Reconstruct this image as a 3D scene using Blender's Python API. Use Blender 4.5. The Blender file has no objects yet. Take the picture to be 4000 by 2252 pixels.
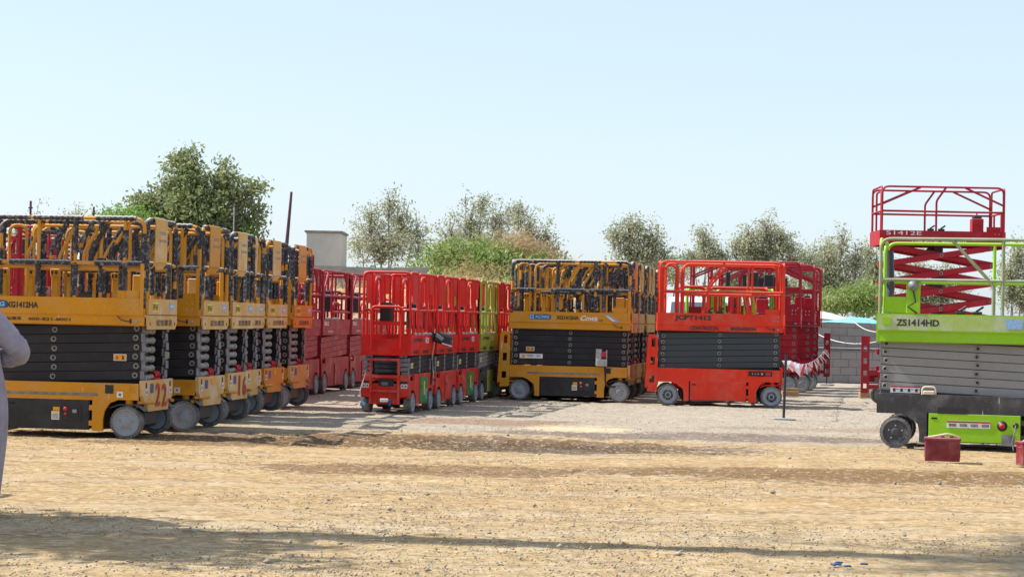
import bpy, math, random
import numpy as np
from mathutils import Vector, Matrix
R = math.radians
random.seed(7); rng = np.random.default_rng(7)
sc = bpy.context.scene
COL = sc.collection

# ------------------------------------------------------------ camera, sky, sun
cam_d = bpy.data.cameras.new('camera'); cam = bpy.data.objects.new('camera', cam_d); COL.objects.link(cam)
cam_d.sensor_width = 36; cam_d.lens = 69.5; cam_d.clip_end = 3000; cam_d.clip_start = .1
cam.rotation_mode = 'QUATERNION'
cam.location = (0, 0, 1.49)
_m = Matrix.Rotation(R(90 + .876), 3, 'X') @ Matrix.Rotation(R(1.2), 3, 'Z')
cam.rotation_quaternion = _m.to_quaternion()
sc.camera = cam
SUN_EL, SUN_AZ = 49.0, 8.0         # shadows fall to +X, slightly towards the camera
sd = Vector((-math.cos(R(SUN_EL)) * math.cos(R(SUN_AZ)), math.cos(R(SUN_EL)) * math.sin(R(SUN_AZ)), math.sin(R(SUN_EL))))
w = bpy.data.worlds.new('World'); sc.world = w; w.use_nodes = True
wn = w.node_tree; bg = wn.nodes['Background']
sky = wn.nodes.new('ShaderNodeTexSky'); sky.sky_type = 'NISHITA'; sky.sun_disc = False
sky.sun_elevation = R(SUN_EL); sky.sun_rotation = math.atan2(sd.x, sd.y)
sky.air_density = 1.0; sky.dust_density = 1.0; sky.ozone_density = 1.0; sky.altitude = 0
tint = wn.nodes.new('ShaderNodeMix'); tint.data_type = 'RGBA'; tint.blend_type = 'MULTIPLY'; tint.inputs[0].default_value = 1; tint.inputs[7].default_value = (.94, .97, 1.10, 1)
wn.links.new(sky.outputs[0], tint.inputs[6])
veil = wn.nodes.new('ShaderNodeMix'); veil.data_type = 'RGBA'; veil.inputs[0].default_value = .62      # even desert haze over the blue
wn.links.new(tint.outputs[2], veil.inputs[6]); veil.inputs[7].default_value = (3.30, 3.85, 4.35, 1); wn.links.new(veil.outputs[2], bg.inputs[0]); bg.inputs[1].default_value = .115
sun_d = bpy.data.lights.new('sun', 'SUN'); sun = bpy.data.objects.new('sun', sun_d); COL.objects.link(sun)
sun_d.energy = 4.0; sun_d.angle = R(.53); sun_d.color = (1, .95, .87)
sun.rotation_euler = (-sd).to_track_quat('-Z', 'Y').to_euler()
sc.view_settings.view_transform = 'Standard'; sc.view_settings.look = 'None'
sc.view_settings.exposure = .95; sc.view_settings.gamma = 1

# ------------------------------------------------------------ materials
class NT:
    def __init__(s, name):
        s.m = bpy.data.materials.new(name); s.m.use_nodes = True
        s.n = s.m.node_tree.nodes; s.l = s.m.node_tree.links
        s.b = s.n['Principled BSDF']; s.out = s.n['Material Output']
    def new(s, t, **k):
        n = s.n.new(t)
        for a, b in k.items(): setattr(n, a, b)
        return n
    def put(s, inp, v):
        if isinstance(v, (int, float)): inp.default_value = v
        elif isinstance(v, (tuple, list)): inp.default_value = tuple(v) if len(v) == 4 or inp.type == 'VECTOR' else (*v, 1)
        else: s.l.new(v, inp)
    def math(s, op, a, b=0., c=None, clamp=False):
        n = s.new('ShaderNodeMath', operation=op, use_clamp=clamp)
        s.put(n.inputs[0], a); s.put(n.inputs[1], b)
        if c is not None: s.put(n.inputs[2], c)
        return n.outputs[0]
    def mix(s, f, a, b, mode='MIX'):
        n = s.new('ShaderNodeMix', data_type='RGBA', blend_type=mode)
        s.put(n.inputs[0], f); s.put(n.inputs[6], a); s.put(n.inputs[7], b)
        return n.outputs[2]
    def ss(s, v, lo, hi, o0=0., o1=1.):
        n = s.new('ShaderNodeMapRange', interpolation_type='SMOOTHSTEP')
        s.put(n.inputs[0], v); s.put(n.inputs[1], lo); s.put(n.inputs[2], hi); s.put(n.inputs[3], o0); s.put(n.inputs[4], o1)
        return n.outputs[0]
    def coords(s, rand=True, scale=(1, 1, 1)):
        tc = s.new('ShaderNodeTexCoord'); v = tc.outputs['Object']
        if rand:
            oi = s.new('ShaderNodeObjectInfo')
            ad = s.new('ShaderNodeVectorMath', operation='MULTIPLY_ADD')
            cmb = s.new('ShaderNodeCombineXYZ')
            for i in range(3): s.l.new(oi.outputs['Random'], cmb.inputs[i])
            s.l.new(cmb.outputs[0], ad.inputs[0]); ad.inputs[1].default_value = (37, 53, 71); s.l.new(v, ad.inputs[2])
            v = ad.outputs[0]
        if scale != (1, 1, 1):
            mp = s.new('ShaderNodeVectorMath', operation='MULTIPLY'); s.l.new(v, mp.inputs[0]); mp.inputs[1].default_value = scale
            v = mp.outputs[0]
        return v
    def noise(s, v, scale, detail=4, rough=.6, dist=0.):
        n = s.new('ShaderNodeTexNoise'); s.l.new(v, n.inputs['Vector'])
        n.inputs['Scale'].default_value = scale; n.inputs['Detail'].default_value = detail
        n.inputs['Roughness'].default_value = rough; n.inputs['Distortion'].default_value = dist
        return n.outputs[0]
    def bump(s, h, strength=.3, dist=.01):
        n = s.new('ShaderNodeBump'); s.l.new(h, n.inputs['Height']); n.inputs['Strength'].default_value = strength
        n.inputs['Distance'].default_value = dist; s.l.new(n.outputs[0], s.b.inputs['Normal'])

DUST = (.50, .40, .30)
def paint(name, col, dust=.35, rough=.42, chips=.25, drips=False, spec=.28, dustcol=DUST):
    t = NT(name); v = t.coords()
    n1 = t.noise(v, 3.2, 6, .65); n2 = t.noise(v, 30, 4, .7)
    v2 = t.coords(scale=(22, 22, 1.6)); streak = t.noise(v2, 1.0, 5, .7)
    geo = t.new('ShaderNodeNewGeometry'); sep = t.new('ShaderNodeSeparateXYZ'); t.l.new(geo.outputs['Normal'], sep.inputs[0])
    up = t.ss(sep.outputs[2], .35, .95)
    d = t.math('MULTIPLY', t.ss(n1, .42, .72), dust)
    d = t.math('ADD', d, t.math('MULTIPLY', t.ss(streak, .55, .8), dust * .8))
    d = t.math('ADD', d, t.math('MULTIPLY', up, .25 + dust * .6), clamp=True)
    n0 = t.noise(v, 1.1, 3, .6)
    base = t.mix(t.ss(n2, .2, .8), col, tuple(c * .86 for c in col)); base = t.mix(t.ss(n0, .45, .7, 0, .5), base, tuple(c * .72 + .01 for c in col))
    c = t.mix(d, base, dustcol)
    ch = t.math('MULTIPLY', t.ss(t.noise(v, 55, 3, .75), .70, .76), chips)
    c = t.mix(ch, c, (.62, .58, .52))
    if drips:
        dr = t.noise(t.coords(scale=(26, 26, 2.2)), 1.0, 3, .5)
        c = t.mix(t.ss(dr, .69, .74, 0, .75), c, (.68, .62, .54))
    t.put(t.b.inputs['Base Color'], c)
    t.put(t.b.inputs['Roughness'], t.ss(n1, .3, .7, rough - .06, min(1, rough + .25)))
    t.b.inputs['Specular IOR Level'].default_value = spec
    t.bump(n2, .08, .004)
    return t.m

def foam_mat():
    t = NT('foam_tape'); v = t.coords()
    n = t.noise(v, 14, 5, .7); m = t.noise(v, 45, 4, .7)
    c = t.mix(t.ss(n, .50, .66, 0, .75), (.020, .020, .026), (.27, .26, .255))
    c = t.mix(t.ss(m, .60, .68, 0, .7), c, (.55, .52, .49))
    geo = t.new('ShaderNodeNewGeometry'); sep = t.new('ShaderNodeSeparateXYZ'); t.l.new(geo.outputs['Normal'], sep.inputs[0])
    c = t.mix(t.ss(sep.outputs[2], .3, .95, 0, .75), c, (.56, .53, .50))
    t.put(t.b.inputs['Base Color'], c); t.b.inputs['Roughness'].default_value = .7
    t.bump(n, .3, .008); return t.m

def simple(name, col, rough=.6, var=.2, scale=8, col2=None, bump=.1):
    t = NT(name); v = t.coords(); n = t.noise(v, scale, 5, .65)
    c = t.mix(t.ss(n, .3, .7), col, col2 or tuple(x * (1 - var) for x in col))
    t.put(t.b.inputs['Base Color'], c); t.b.inputs['Roughness'].default_value = rough
    if bump: t.bump(n, bump, .01)
    return t.m

def letter_mat(name, col, wear=.35):
    t = NT(name); v = t.coords(); n = t.noise(v, 25, 4, .7)
    tr = t.new('ShaderNodeBsdfTransparent'); mx = t.new('ShaderNodeMixShader')
    t.l.new(t.ss(n, .64, .7, 0, wear), mx.inputs[0]); t.l.new(t.b.outputs[0], mx.inputs[1]); t.l.new(tr.outputs[0], mx.inputs[2])
    t.l.new(mx.outputs[0], t.out.inputs[0]); t.b.inputs['Base Color'].default_value = (*col, 1); t.b.inputs['Roughness'].default_value = .6
    return t.m

YEL, YELD = (.62, .265, .008), (.60, .30, .06)
M = {}
M['yellow'] = paint('yellow_paint', YEL, .22, drips=True, dustcol=(.56, .40, .24))
M['yellow_dusty'] = paint('yellow_paint_dusty', (.66, .38, .11), .85, .6, drips=True, dustcol=(.68, .50, .34))
M['yellow_orange'] = paint('yellow_paint_orange_patch', (.72, .22, .02), .5, .55, dustcol=(.6, .35, .16))
M['yellow_rail'] = paint('yellow_rail_paint', YEL, .35, .5)
M['orange_red'] = paint('orange_red_paint', (.74, .030, .006), .13, .42, .08)
M['red'] = paint('red_paint', (.66, .010, .006), .06, .42, .12)
M['red_side'] = paint('red_paint_dusty', (.60, .022, .012), .22, .5, .2)
M['crimson'] = paint('crimson_paint', (.36, .003, .014), .10, .42, .2, dustcol=(.55, .25, .27))
M['crimson_pale'] = paint('crimson_paint_chalky', (.42, .02, .04), .8, .5, .3, dustcol=(.6, .33, .36))
M['olive'] = paint('olive_green_paint', (.30, .34, .03), .3, .5)
M['lime'] = paint('lime_green_paint', (.27, .56, .008), .12, .42, .1)
M['lime_dusty'] = paint('lime_green_paint_dusty', (.36, .50, .12), .85, .6, .3, drips=True, dustcol=(.47, .50, .44))
M['rail_dusty'] = paint('dust_caked_green_rail', (.25, .30, .13), 1.0, .7, .3, dustcol=(.33, .35, .32))
M['green_door'] = paint('green_door_paint', (.02, .22, .05), .2, .45)
M['black_paint'] = paint('black_paint', (.022, .022, .026), .10, .45, .22, dustcol=(.25, .23, .22))
M['black_arm'] = paint('black_arm_paint', (.020, .019, .023), .07, .5, .18, dustcol=(.3, .28, .28))
M['slate_arm'] = paint('slate_arm_paint', (.050, .058, .064), .06, .45, .03, dustcol=(.2, .2, .2))
M['gray_arm'] = paint('gray_arm_paint', (.27, .27, .275), .12, .5, .1, dustcol=(.36, .32, .29))
M['charcoal'] = paint('charcoal_chassis_paint', (.045, .045, .05), .35, .55, .9, drips=True, dustcol=(.3, .28, .28))
M['flange'] = simple('dusty_steel', (.22, .22, .235), .5, .4, 12, (.12, .12, .13))
M['steel'] = simple('bare_steel', (.42, .41, .40), .4, .4, 20)
M['pin'] = simple('dull_pin_steel', (.30, .28, .26), .5, .4, 20)
M['dark'] = simple('black_plastic', (.018, .018, .020), .5, .3)
M['redpin'] = simple('red_plastic', (.5, .01, .02), .4, .3)
def tyre_mat():
    t = NT('tyre_rubber'); v = t.coords(); n = t.noise(v, 18, 6, .7)
    c = t.mix(t.ss(n, .35, .7), (.10, .10, .105), (.21, .195, .18))
    t.put(t.b.inputs['Base Color'], c); t.b.inputs['Roughness'].default_value = .85; t.bump(n, .5, .012); return t.m
M['tyre'] = tyre_mat()
M['rim'] = paint('gray_rim_paint', (.27, .30, .34), .3, .5, .2, dustcol=(.36, .35, .34))
M['rim_dark'] = paint('dark_rim_paint', (.05, .055, .065), .3, .5, .2, dustcol=(.2, .19, .18))
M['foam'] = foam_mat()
M['white'] = simple('white_sticker', (.75, .74, .72), .5, .15, 40)
M['sticker_yellow'] = simple('yellow_sticker', (.80, .62, .06), .5, .15, 40)
M['sticker_orange'] = simple('orange_sticker', (.80, .33, .02), .5, .15, 40)
M['sticker_blue'] = simple('blue_sticker', (.12, .30, .60), .5, .4, 60, (.35, .5, .7))
M['sticker_red'] = simple('red_sticker', (.45, .02, .03), .5, .3, 40)
M['ink'] = letter_mat('black_lettering', (.03, .025, .025))
M['ink_red'] = letter_mat('red_spray_paint', (.45, .03, .02), .2)
M['ink_white'] = letter_mat('white_lettering', (.72, .66, .66), .5)
M['ink_blue'] = letter_mat('pale_blue_lettering', (.25, .50, .75), .1)
M['badge'] = simple('dark_blue_badge', (.02, .09, .28), .4, .4, 30)
M['concrete'] = simple('cast_concrete', (.34, .33, .31), .9, .3, 3)
M['plaster'] = simple('beige_plaster', (.66, .61, .53), .9, .15, 1.5)
M['wood'] = simple('rough_timber', (.40, .26, .13), .8, .4, 15)
M['maroon_case'] = paint('maroon_plastic', (.19, .012, .022), .45, .5, .1, dustcol=(.36, .17, .16))
M['strap'] = simple('pale_canvas_strap', (.62, .53, .38), .8, .2)
M['cloth'] = simple('lavender_gray_cloth', (.32, .285, .345), .85, .22, 9, None, .9)
M['skin'] = simple('brown_skin', (.36, .20, .13), .5, .1, 20)
M['hair'] = simple('black_hair', (.012, .010, .010), .6, .2)
M['blue_tarp'] = simple('pale_blue_tarp', (.20, .50, .58), .6, .2)
M['white_tarp'] = simple('white_tarp', (.75, .70, .64), .8, .2, 3)
M['mast'] = simple('dark_maroon_steel', (.09, .03, .05), .6, .3)
M['flag_white'] = simple('white_bunting_plastic', (.80, .74, .78), .5, .1)
M['flag_red'] = simple('red_bunting_plastic', (.75, .03, .03), .5, .1)
M['flag_pink'] = simple('faded_pink_bunting', (.75, .35, .40), .5, .1)
M['car_white'] = simple('white_car_paint', (.72, .76, .80), .25, .05)
M['glass'] = simple('dark_car_glass', (.10, .13, .16), .08, .2)
M['blue_rag'] = simple('blue_rag', (.2, .45, .65), .9, .2)

def leaf_mat(name, a, b, c3, sc1=.5):
    t = NT(name); tc = t.new('ShaderNodeTexCoord'); v = tc.outputs['Object']
    n = t.noise(v, sc1, 3, .6); n2 = t.noise(v, 9, 2, .6)
    c = t.mix(t.ss(n, .35, .65), a, b); c = t.mix(t.ss(n2, .56, .7), c, c3)
    t.put(t.b.inputs['Base Color'], c); t.b.inputs['Roughness'].default_value = .55
    t.b.inputs['Specular IOR Level'].default_value = .3
    tl = t.new('ShaderNodeBsdfTranslucent'); t.put(tl.inputs[0], c)
    mx = t.new('ShaderNodeMixShader'); mx.inputs[0].default_value = .45
    t.l.new(t.b.outputs[0], mx.inputs[1]); t.l.new(tl.outputs[0], mx.inputs[2]); t.l.new(mx.outputs[0], t.out.inputs[0])
    return t.m
M['leaf_big'] = leaf_mat('olive_green_leaves', (.19, .23, .09), (.29, .33, .15), (.40, .42, .24))
M['leaf_bright'] = leaf_mat('bright_green_leaves', (.13, .27, .04), (.20, .36, .07), (.30, .42, .12))
M['leaf_pale'] = leaf_mat('pale_dusty_hazed_leaves', (.30, .33, .18), (.42, .43, .28), (.55, .52, .40))  # dusty olive, lightened further so the colour carries the distance haze
M['leaf_dry'] = leaf_mat('dry_brown_stalks', (.42, .28, .14), (.50, .36, .19), (.58, .45, .27))
M['leaf_creeper'] = leaf_mat('creeper_green', (.17, .29, .06), (.30, .37, .12), (.52, .48, .26), .9)
M['straw'] = leaf_mat('straw_grass', (.62, .46, .24), (.70, .55, .32), (.5, .36, .18))
M['bark'] = simple('pale_bark', (.34, .28, .23), .9, .4, 5)

def block_mat():
    t = NT('concrete_blocks'); tc = t.new('ShaderNodeTexCoord')
    sp = t.new('ShaderNodeSeparateXYZ'); t.l.new(tc.outputs['Object'], sp.inputs[0])
    cb = t.new('ShaderNodeCombineXYZ'); t.l.new(sp.outputs[0], cb.inputs[0]); t.l.new(sp.outputs[2], cb.inputs[1])
    br = t.new('ShaderNodeTexBrick'); t.l.new(cb.outputs[0], br.inputs[0])
    br.inputs['Color1'].default_value = (.27, .25, .245, 1); br.inputs['Color2'].default_value = (.20, .185, .18, 1)
    br.inputs['Mortar'].default_value = (.12, .11, .105, 1); br.inputs['Scale'].default_value = 1
    br.inputs['Mortar Size'].default_value = .009; br.inputs['Brick Width'].default_value = .41; br.inputs['Row Height'].default_value = .205
    br.inputs['Bias'].default_value = -.2
    n = t.noise(tc.outputs['Object'], 2.2, 7, .7)
    c = t.mix(t.ss(n, .4, .7, 0, .6), br.outputs[0], (.30, .27, .24))
    n2 = t.noise(tc.outputs['Object'], 25, 4, .7)
    c = t.mix(t.ss(n2, .55, .75, 0, .4), c, (.13, .12, .11))
    t.put(t.b.inputs['Base Color'], c); t.b.inputs['Roughness'].default_value = .95
    h = t.math('ADD', t.math('MULTIPLY', br.outputs[1], -1.5), n2); t.bump(h, .6, .012)
    return t.m
M['block'] = block_mat()

def ground_mat():
    t = NT('sandy_ground'); tc = t.new('ShaderNodeTexCoord'); v = tc.outputs['Object']
    sp = t.new('ShaderNodeSeparateXYZ'); t.l.new(v, sp.inputs[0]); X, Y = sp.outputs[0], sp.outputs[1]
    nb = t.noise(v, .22, 5, .6); nm = t.noise(v, 1.3, 6, .65); nf = t.noise(v, 9, 8, .72); nff = t.noise(v, 42, 6, .75)
    mp = t.new('ShaderNodeVectorMath', operation='MULTIPLY'); t.l.new(v, mp.inputs[0]); mp.inputs[1].default_value = (.5, 2.0, 1)
    ns = t.noise(mp.outputs[0], .55, 7, .68, .6)
    sand = t.mix(t.ss(nm, .3, .7), (0.460, 0.308, 0.140), (0.387, 0.253, 0.113))
    sand = t.mix(t.ss(ns, .5, .75, 0, .6), sand, (0.515, 0.388, 0.213))
    # paler trampled strip in the foreground
    yy = t.math('ADD', Y, t.math('MULTIPLY', t.math('SUBTRACT', nb, .5), 9))
    pale = t.math('MULTIPLY', t.ss(yy, 16.5, 13), t.ss(nm, .3, .6))
    sand = t.mix(t.math('MULTIPLY', pale, .6), sand, (0.487, 0.372, 0.213))
    # gray gravel further back
    g = t.mix(t.ss(nf, .3, .7), (0.304, 0.253, 0.175), (0.423, 0.355, 0.246))
    yg = t.math('ADD', yy, t.math('MULTIPLY', t.math('ABSOLUTE', t.math('SUBTRACT', X, 1)), -.35))
    gf = t.ss(t.math('ADD', yg, t.math('MULTIPLY', t.math('SUBTRACT', ns, .5), 10)), 22.5, 26)
    c = t.mix(t.math('MULTIPLY', gf, .85), sand, g)
    gf2 = gf
    # damp brown churned patches
    def patch(cx, cy, rx, ry, col, lo=.45, amt=.8, slope=0.):
        nonlocal c
        if col[0] < .5: rx, ry, amt, lo = rx * 1.15, ry * 1.15, min(1, amt + .15), lo + .15
        dx = t.math('DIVIDE', t.math('SUBTRACT', X, cx), rx)
        dy = t.math('DIVIDE', t.math('SUBTRACT', t.math('ADD', Y, t.math('MULTIPLY', t.math('SUBTRACT', X, cx), slope)), cy), ry)
        r = t.math('ADD', t.math('MULTIPLY', dx, dx), t.math('MULTIPLY', dy, dy))
        r = t.math('ADD', r, t.math('MULTIPLY', t.math('SUBTRACT', ns, .5), -3.6))
        r = t.math('ADD', r, t.math('MULTIPLY', t.math('SUBTRACT', nf, .5), -2.6))
        c = t.mix(t.math('MULTIPLY', t.ss(r, 1.0, lo), amt), c, col)
    nq = t.noise(v, 5.5, 3, .55); nr = t.noise(v, 14, 3, .55)
    mpx = t.new('ShaderNodeVectorMath', operation='MULTIPLY'); t.l.new(v, mpx.inputs[0]); mpx.inputs[1].default_value = (1.0, 2.4, 1)
    nst = t.noise(mpx.outputs[0], 2.2, 5, .68, .4)
    c = t.mix(t.ss(nst, .50, .64, 0, .50), c, (.225, .160, .092))
    c = t.mix(t.ss(nst, .48, .36, 0, .45), c, (.56, .47, .335))
    # tyre tracks: compacted paler ruts with a darker ragged edge
    for (c0, c1, am) in ((19.2, .05, .5), (17.5, .07, .45), (15.2, -.10, .4), (13.9, -.08, .4), (21.6, -.22, .4)):
        yy2 = t.math('ADD', t.math('SUBTRACT', Y, c0), t.math('MULTIPLY', X, c1))
        yy2 = t.math('ADD', yy2, t.math('MULTIPLY', t.math('SUBTRACT', nb, .5), 4.0))
        ab = t.math('ABSOLUTE', yy2)
        c = t.mix(t.math('MULTIPLY', t.ss(ab, .26, .12), t.math('MULTIPLY', t.ss(nr, .35, .6), am)), c, (.50, .42, .31))
        ed = t.math('MULTIPLY', t.ss(ab, .20, .28), t.ss(ab, .46, .30))
        c = t.mix(t.math('MULTIPLY', ed, t.math('MULTIPLY', t.ss(nr, .42, .56), am)), c, (.17, .12, .075))
    patch(-1.0, 23.8, 3.4, 1.3, (0.125, 0.063, 0.021))
    patch(.4, 23.1, 2.0, .7, (0.081, 0.043, 0.016), .3, .9)
    patch(-3.2, 23.1, 2.2, .8, (0.152, 0.081, 0.027), .3, .7)
    patch(2.6, 26.0, 2.6, .9, (0.125, 0.060, 0.018), .4, .85)
    patch(-.3, 28.6, 1.3, 1.2, (0.226, 0.105, 0.024), .3, .9)
    patch(.9, 27.4, .95, .9, (0.718, 0.524, 0.260), .3, .95)
    patch(4.2, 19.8, 3.4, 1.0, (0.163, 0.084, 0.027), .3, .7)
    patch(-.6, 19.5, 1.8, .7, (0.176, 0.091, 0.030), .3, .65)
    patch(4.8, 28.4, 1.8, .6, (0.251, 0.125, 0.033), .3, .6)
    c = t.mix(t.ss(nr, .53, .63, 0, .50), c, (.18, .14, .095))
    c = t.mix(t.ss(nr, .46, .36, 0, .42), c, (.58, .51, .40))
    c = t.mix(t.ss(nff, .56, .62, 0, .6), c, (.12, .095, .07))
    c = t.mix(t.ss(nff, .42, .34, 0, .5), c, (.60, .53, .43))
    c = t.mix(t.math('MULTIPLY', gf2, .30), c, (.36, .35, .345))
    t.put(t.b.inputs['Base Color'], c); t.b.inputs['Roughness'].default_value = .95; t.b.inputs['Specular IOR Level'].default_value = .15
    h = t.math('ADD', t.math('MULTIPLY', nf, .6), t.math('ADD', t.math('MULTIPLY', nff, .35), t.math('MULTIPLY', ns, .9)))
    t.bump(h, .9, .05)
    return t.m
M['ground'] = ground_mat()
M['stone'] = simple('gravel_stone', (.46, .39, .29), .9, .5, 7, (.16, .125, .085))

# ------------------------------------------------------------ mesh builder
def tag(o, label=None, cat=None, group=None, kind=None):
    if label: o['label'] = label
    if cat: o['category'] = cat
    if group: o['group'] = group
    if kind: o['kind'] = kind
    return o
def empty(name, loc=(0, 0, 0), rz=0):
    o = bpy.data.objects.new(name, None); COL.objects.link(o); o.location = loc; o.rotation_euler = (0, 0, rz)
    o.empty_display_size = .2
    return o
def fillet(pts, r, n=5):
    pts = [Vector(p) for p in pts]; out = [pts[0]]
    for i in range(1, len(pts) - 1):
        a, b, c = pts[i - 1], pts[i], pts[i + 1]
        d1, d2 = (a - b), (c - b); rr = min(r, d1.length * .48, d2.length * .48)
        p, q = b + d1.normalized() * rr, b + d2.normalized() * rr
        for k in range(n + 1):
            u = k / n; out.append(p * (1 - u) ** 2 + b * 2 * u * (1 - u) + q * u * u)
    out.append(pts[-1]); return out
class MB:
    def __init__(s): s.v = []; s.f = []; s.m = []; s.sm = []; s.mats = []
    def mi(s, mat):
        if mat not in s.mats: s.mats.append(mat)
        return s.mats.index(mat)
    def add(s, vs, fs, mat, smooth=False):
        o = len(s.v); s.v += [tuple(p) for p in vs]; k = s.mi(mat)
        for f in fs: s.f.append([i + o for i in f]); s.m.append(k); s.sm.append(smooth)
        return s
    def box(s, c, d, mat, rot=None, bev=0.):
        x, y, z = d[0] / 2, d[1] / 2, d[2] / 2
        if bev > 0:
            b = min(bev, x * .45, y * .45, z * .45)
            vs = []
            for sx in (-1, 1):
                for sy in (-1, 1):
                    for sz in (-1, 1):
                        vs += [Vector((sx * x, sy * (y - b), sz * (z - b))), Vector((sx * (x - b), sy * y, sz * (z - b))), Vector((sx * (x - b), sy * (y - b), sz * z))]
            def I(sx, sy, sz, a): return ((sx * 4 + sy * 2 + sz) * 3) + a
            fs = []
            for a, (u, w2) in enumerate(((1, 2), (0, 2), (0, 1))):
                for sgn in (0, 1):
                    q = []
                    for (p, r) in ((0, 0), (1, 0), (1, 1), (0, 1)):
                        k = [0, 0, 0]; k[a] = sgn; k[u] = p; k[w2] = r; q.append(I(*k, a))
                    fs.append(q)
            for a in range(3):          # edges along axis a
                u, w2 = [i for i in range(3) if i != a]
                for p in (0, 1):
                    for r in (0, 1):
                        k0 = [0, 0, 0]; k0[u] = p; k0[w2] = r; k1 = list(k0); k1[a] = 1
                        fs.append([I(*k0, u), I(*k1, u), I(*k1, w2), I(*k0, w2)])
            for sx in (0, 1):
                for sy in (0, 1):
                    for sz in (0, 1): fs.append([I(sx, sy, sz, 0), I(sx, sy, sz, 1), I(sx, sy, sz, 2)])
        else:
            vs = [Vector((sx * x, sy * y, sz * z)) for sx in (-1, 1) for sy in (-1, 1) for sz in (-1, 1)]
            fs = [(0, 1, 3, 2), (4, 6, 7, 5), (0, 4, 5, 1), (2, 3, 7, 6), (0, 2, 6, 4), (1, 5, 7, 3)]
        if rot is not None: vs = [rot @ p for p in vs]
        c = Vector(c); return s.add([p + c for p in vs], fs, mat)
    def prism(s, poly, a0, a1, mat, axis='y'):
        """polygon in the plane across 'axis', extruded from a0 to a1"""
        n = len(poly)
        def P(p, a):
            if axis == 'y': return (p[0], a, p[1])
            if axis == 'x': return (a, p[0], p[1])
            return (p[0], p[1], a)
        vs = [P(p, a0) for p in poly] + [P(p, a1) for p in poly]
        fs = [list(range(n)), list(range(2 * n - 1, n - 1, -1))] + [[i, (i + 1) % n, (i + 1) % n + n, i + n] for i in range(n)]
        return s.add(vs, fs, mat)
    def tube(s, pts, r, mat, seg=7, caps=True, rfun=None, flat=None):
        pts = [Vector(p) for p in pts]; n = len(pts); vs = []; fs = []
        t0 = (pts[1] - pts[0]).normalized(); up = Vector((0, 0, 1)) if abs(t0.z) < .9 else Vector((1, 0, 0))
        nrm = (up - t0 * up.dot(t0)).normalized()
        for i, p in enumerate(pts):
            t = (pts[min(i + 1, n - 1)] - pts[max(i - 1, 0)]).normalized()
            nrm = nrm - t * nrm.dot(t)
            nrm = nrm.normalized() if nrm.length > 1e-6 else Vector((1, 0, 0))
            bn = t.cross(nrm); rr = rfun(i / max(1, n - 1), i) if rfun else r
            for k in range(seg):
                a = 2 * math.pi * k / seg; vs.append(p + nrm * (math.cos(a) * rr) + bn * (math.sin(a) * rr))
        for i in range(n - 1):
            for k in range(seg):
                fs.append([i * seg + k, i * seg + (k + 1) % seg, (i + 1) * seg + (k + 1) % seg, (i + 1) * seg + k])
        s.add(vs, fs, mat, True)
        if caps: s.add(vs[:seg], [list(range(seg))[::-1]], mat); s.add(vs[-seg:], [list(range(seg))], mat)
        return s
    def lathe(s, prof, c, mat, axis='y', seg=28, mats=None):
        """prof: list of (radius, offset along axis)"""
        c = Vector(c); vs = []; fs = []; n = len(prof)
        for i in range(seg):
            a = 2 * math.pi * i / seg
            for r, o in prof:
                if axis == 'y': p = (r * math.cos(a), o, r * math.sin(a))
                elif axis == 'x': p = (o, r * math.cos(a), r * math.sin(a))
                else: p = (r * math.cos(a), r * math.sin(a), o)
                vs.append(c + Vector(p))
        for i in range(seg):
            for k in range(n - 1):
                j = (i + 1) % seg; fs.append([i * n + k, i * n + k + 1, j * n + k + 1, j * n + k])
        return s.add(vs, fs, mat, True)
    def obj(s, name, parent=None, loc=(0, 0, 0)):
        me = bpy.data.meshes.new(name); me.from_pydata(s.v, [], s.f)
        for m in s.mats: me.materials.append(m)
        me.polygons.foreach_set('material_index', s.m); me.polygons.foreach_set('use_smooth', s.sm)
        me.update(); me.validate()
        import bmesh
        b = bmesh.new(); b.from_mesh(me); bmesh.ops.recalc_face_normals(b, faces=b.faces); b.to_mesh(me); b.free()
        o = bpy.data.objects.new(name, me); COL.objects.link(o); o.location = loc
        if parent: o.parent = parent
        return o
def copy_tree(o, parent=None):
    c = o.copy(); COL.objects.link(c)
    if parent is not None: c.parent = parent; c.matrix_parent_inverse = o.matrix_parent_inverse.copy()
    for ch in list(o.children): copy_tree(ch, c)
    return c
_txt = {}
def text_mesh(s, bold=.0):
    k = (s, bold)
    if k not in _txt:
        cu = bpy.data.curves.new('t', 'FONT'); cu.body = s; cu.size = 1; cu.offset = bold; cu.extrude = 0; cu.resolution_u = 3
        ob = bpy.data.objects.new('t', cu); COL.objects.link(ob)
        dg = bpy.context.evaluated_depsgraph_get(); me = bpy.data.meshes.new_from_object(ob.evaluated_get(dg))
        a = np.empty(len(me.vertices) * 3); me.vertices.foreach_get('co', a); a = a.reshape(-1, 3)
        mn, mx = a.min(0), a.max(0); a[:, 0] = (a[:, 0] - (mn[0] + mx[0]) / 2) / (mx[0] - mn[0]); a[:, 1] = (a[:, 1] - (mn[1] + mx[1]) / 2) / (mx[1] - mn[1])
        _txt[k] = (a, [list(p.vertices) for p in me.polygons])
        bpy.data.objects.remove(ob); bpy.data.curves.remove(cu)
    return _txt[k]
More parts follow.
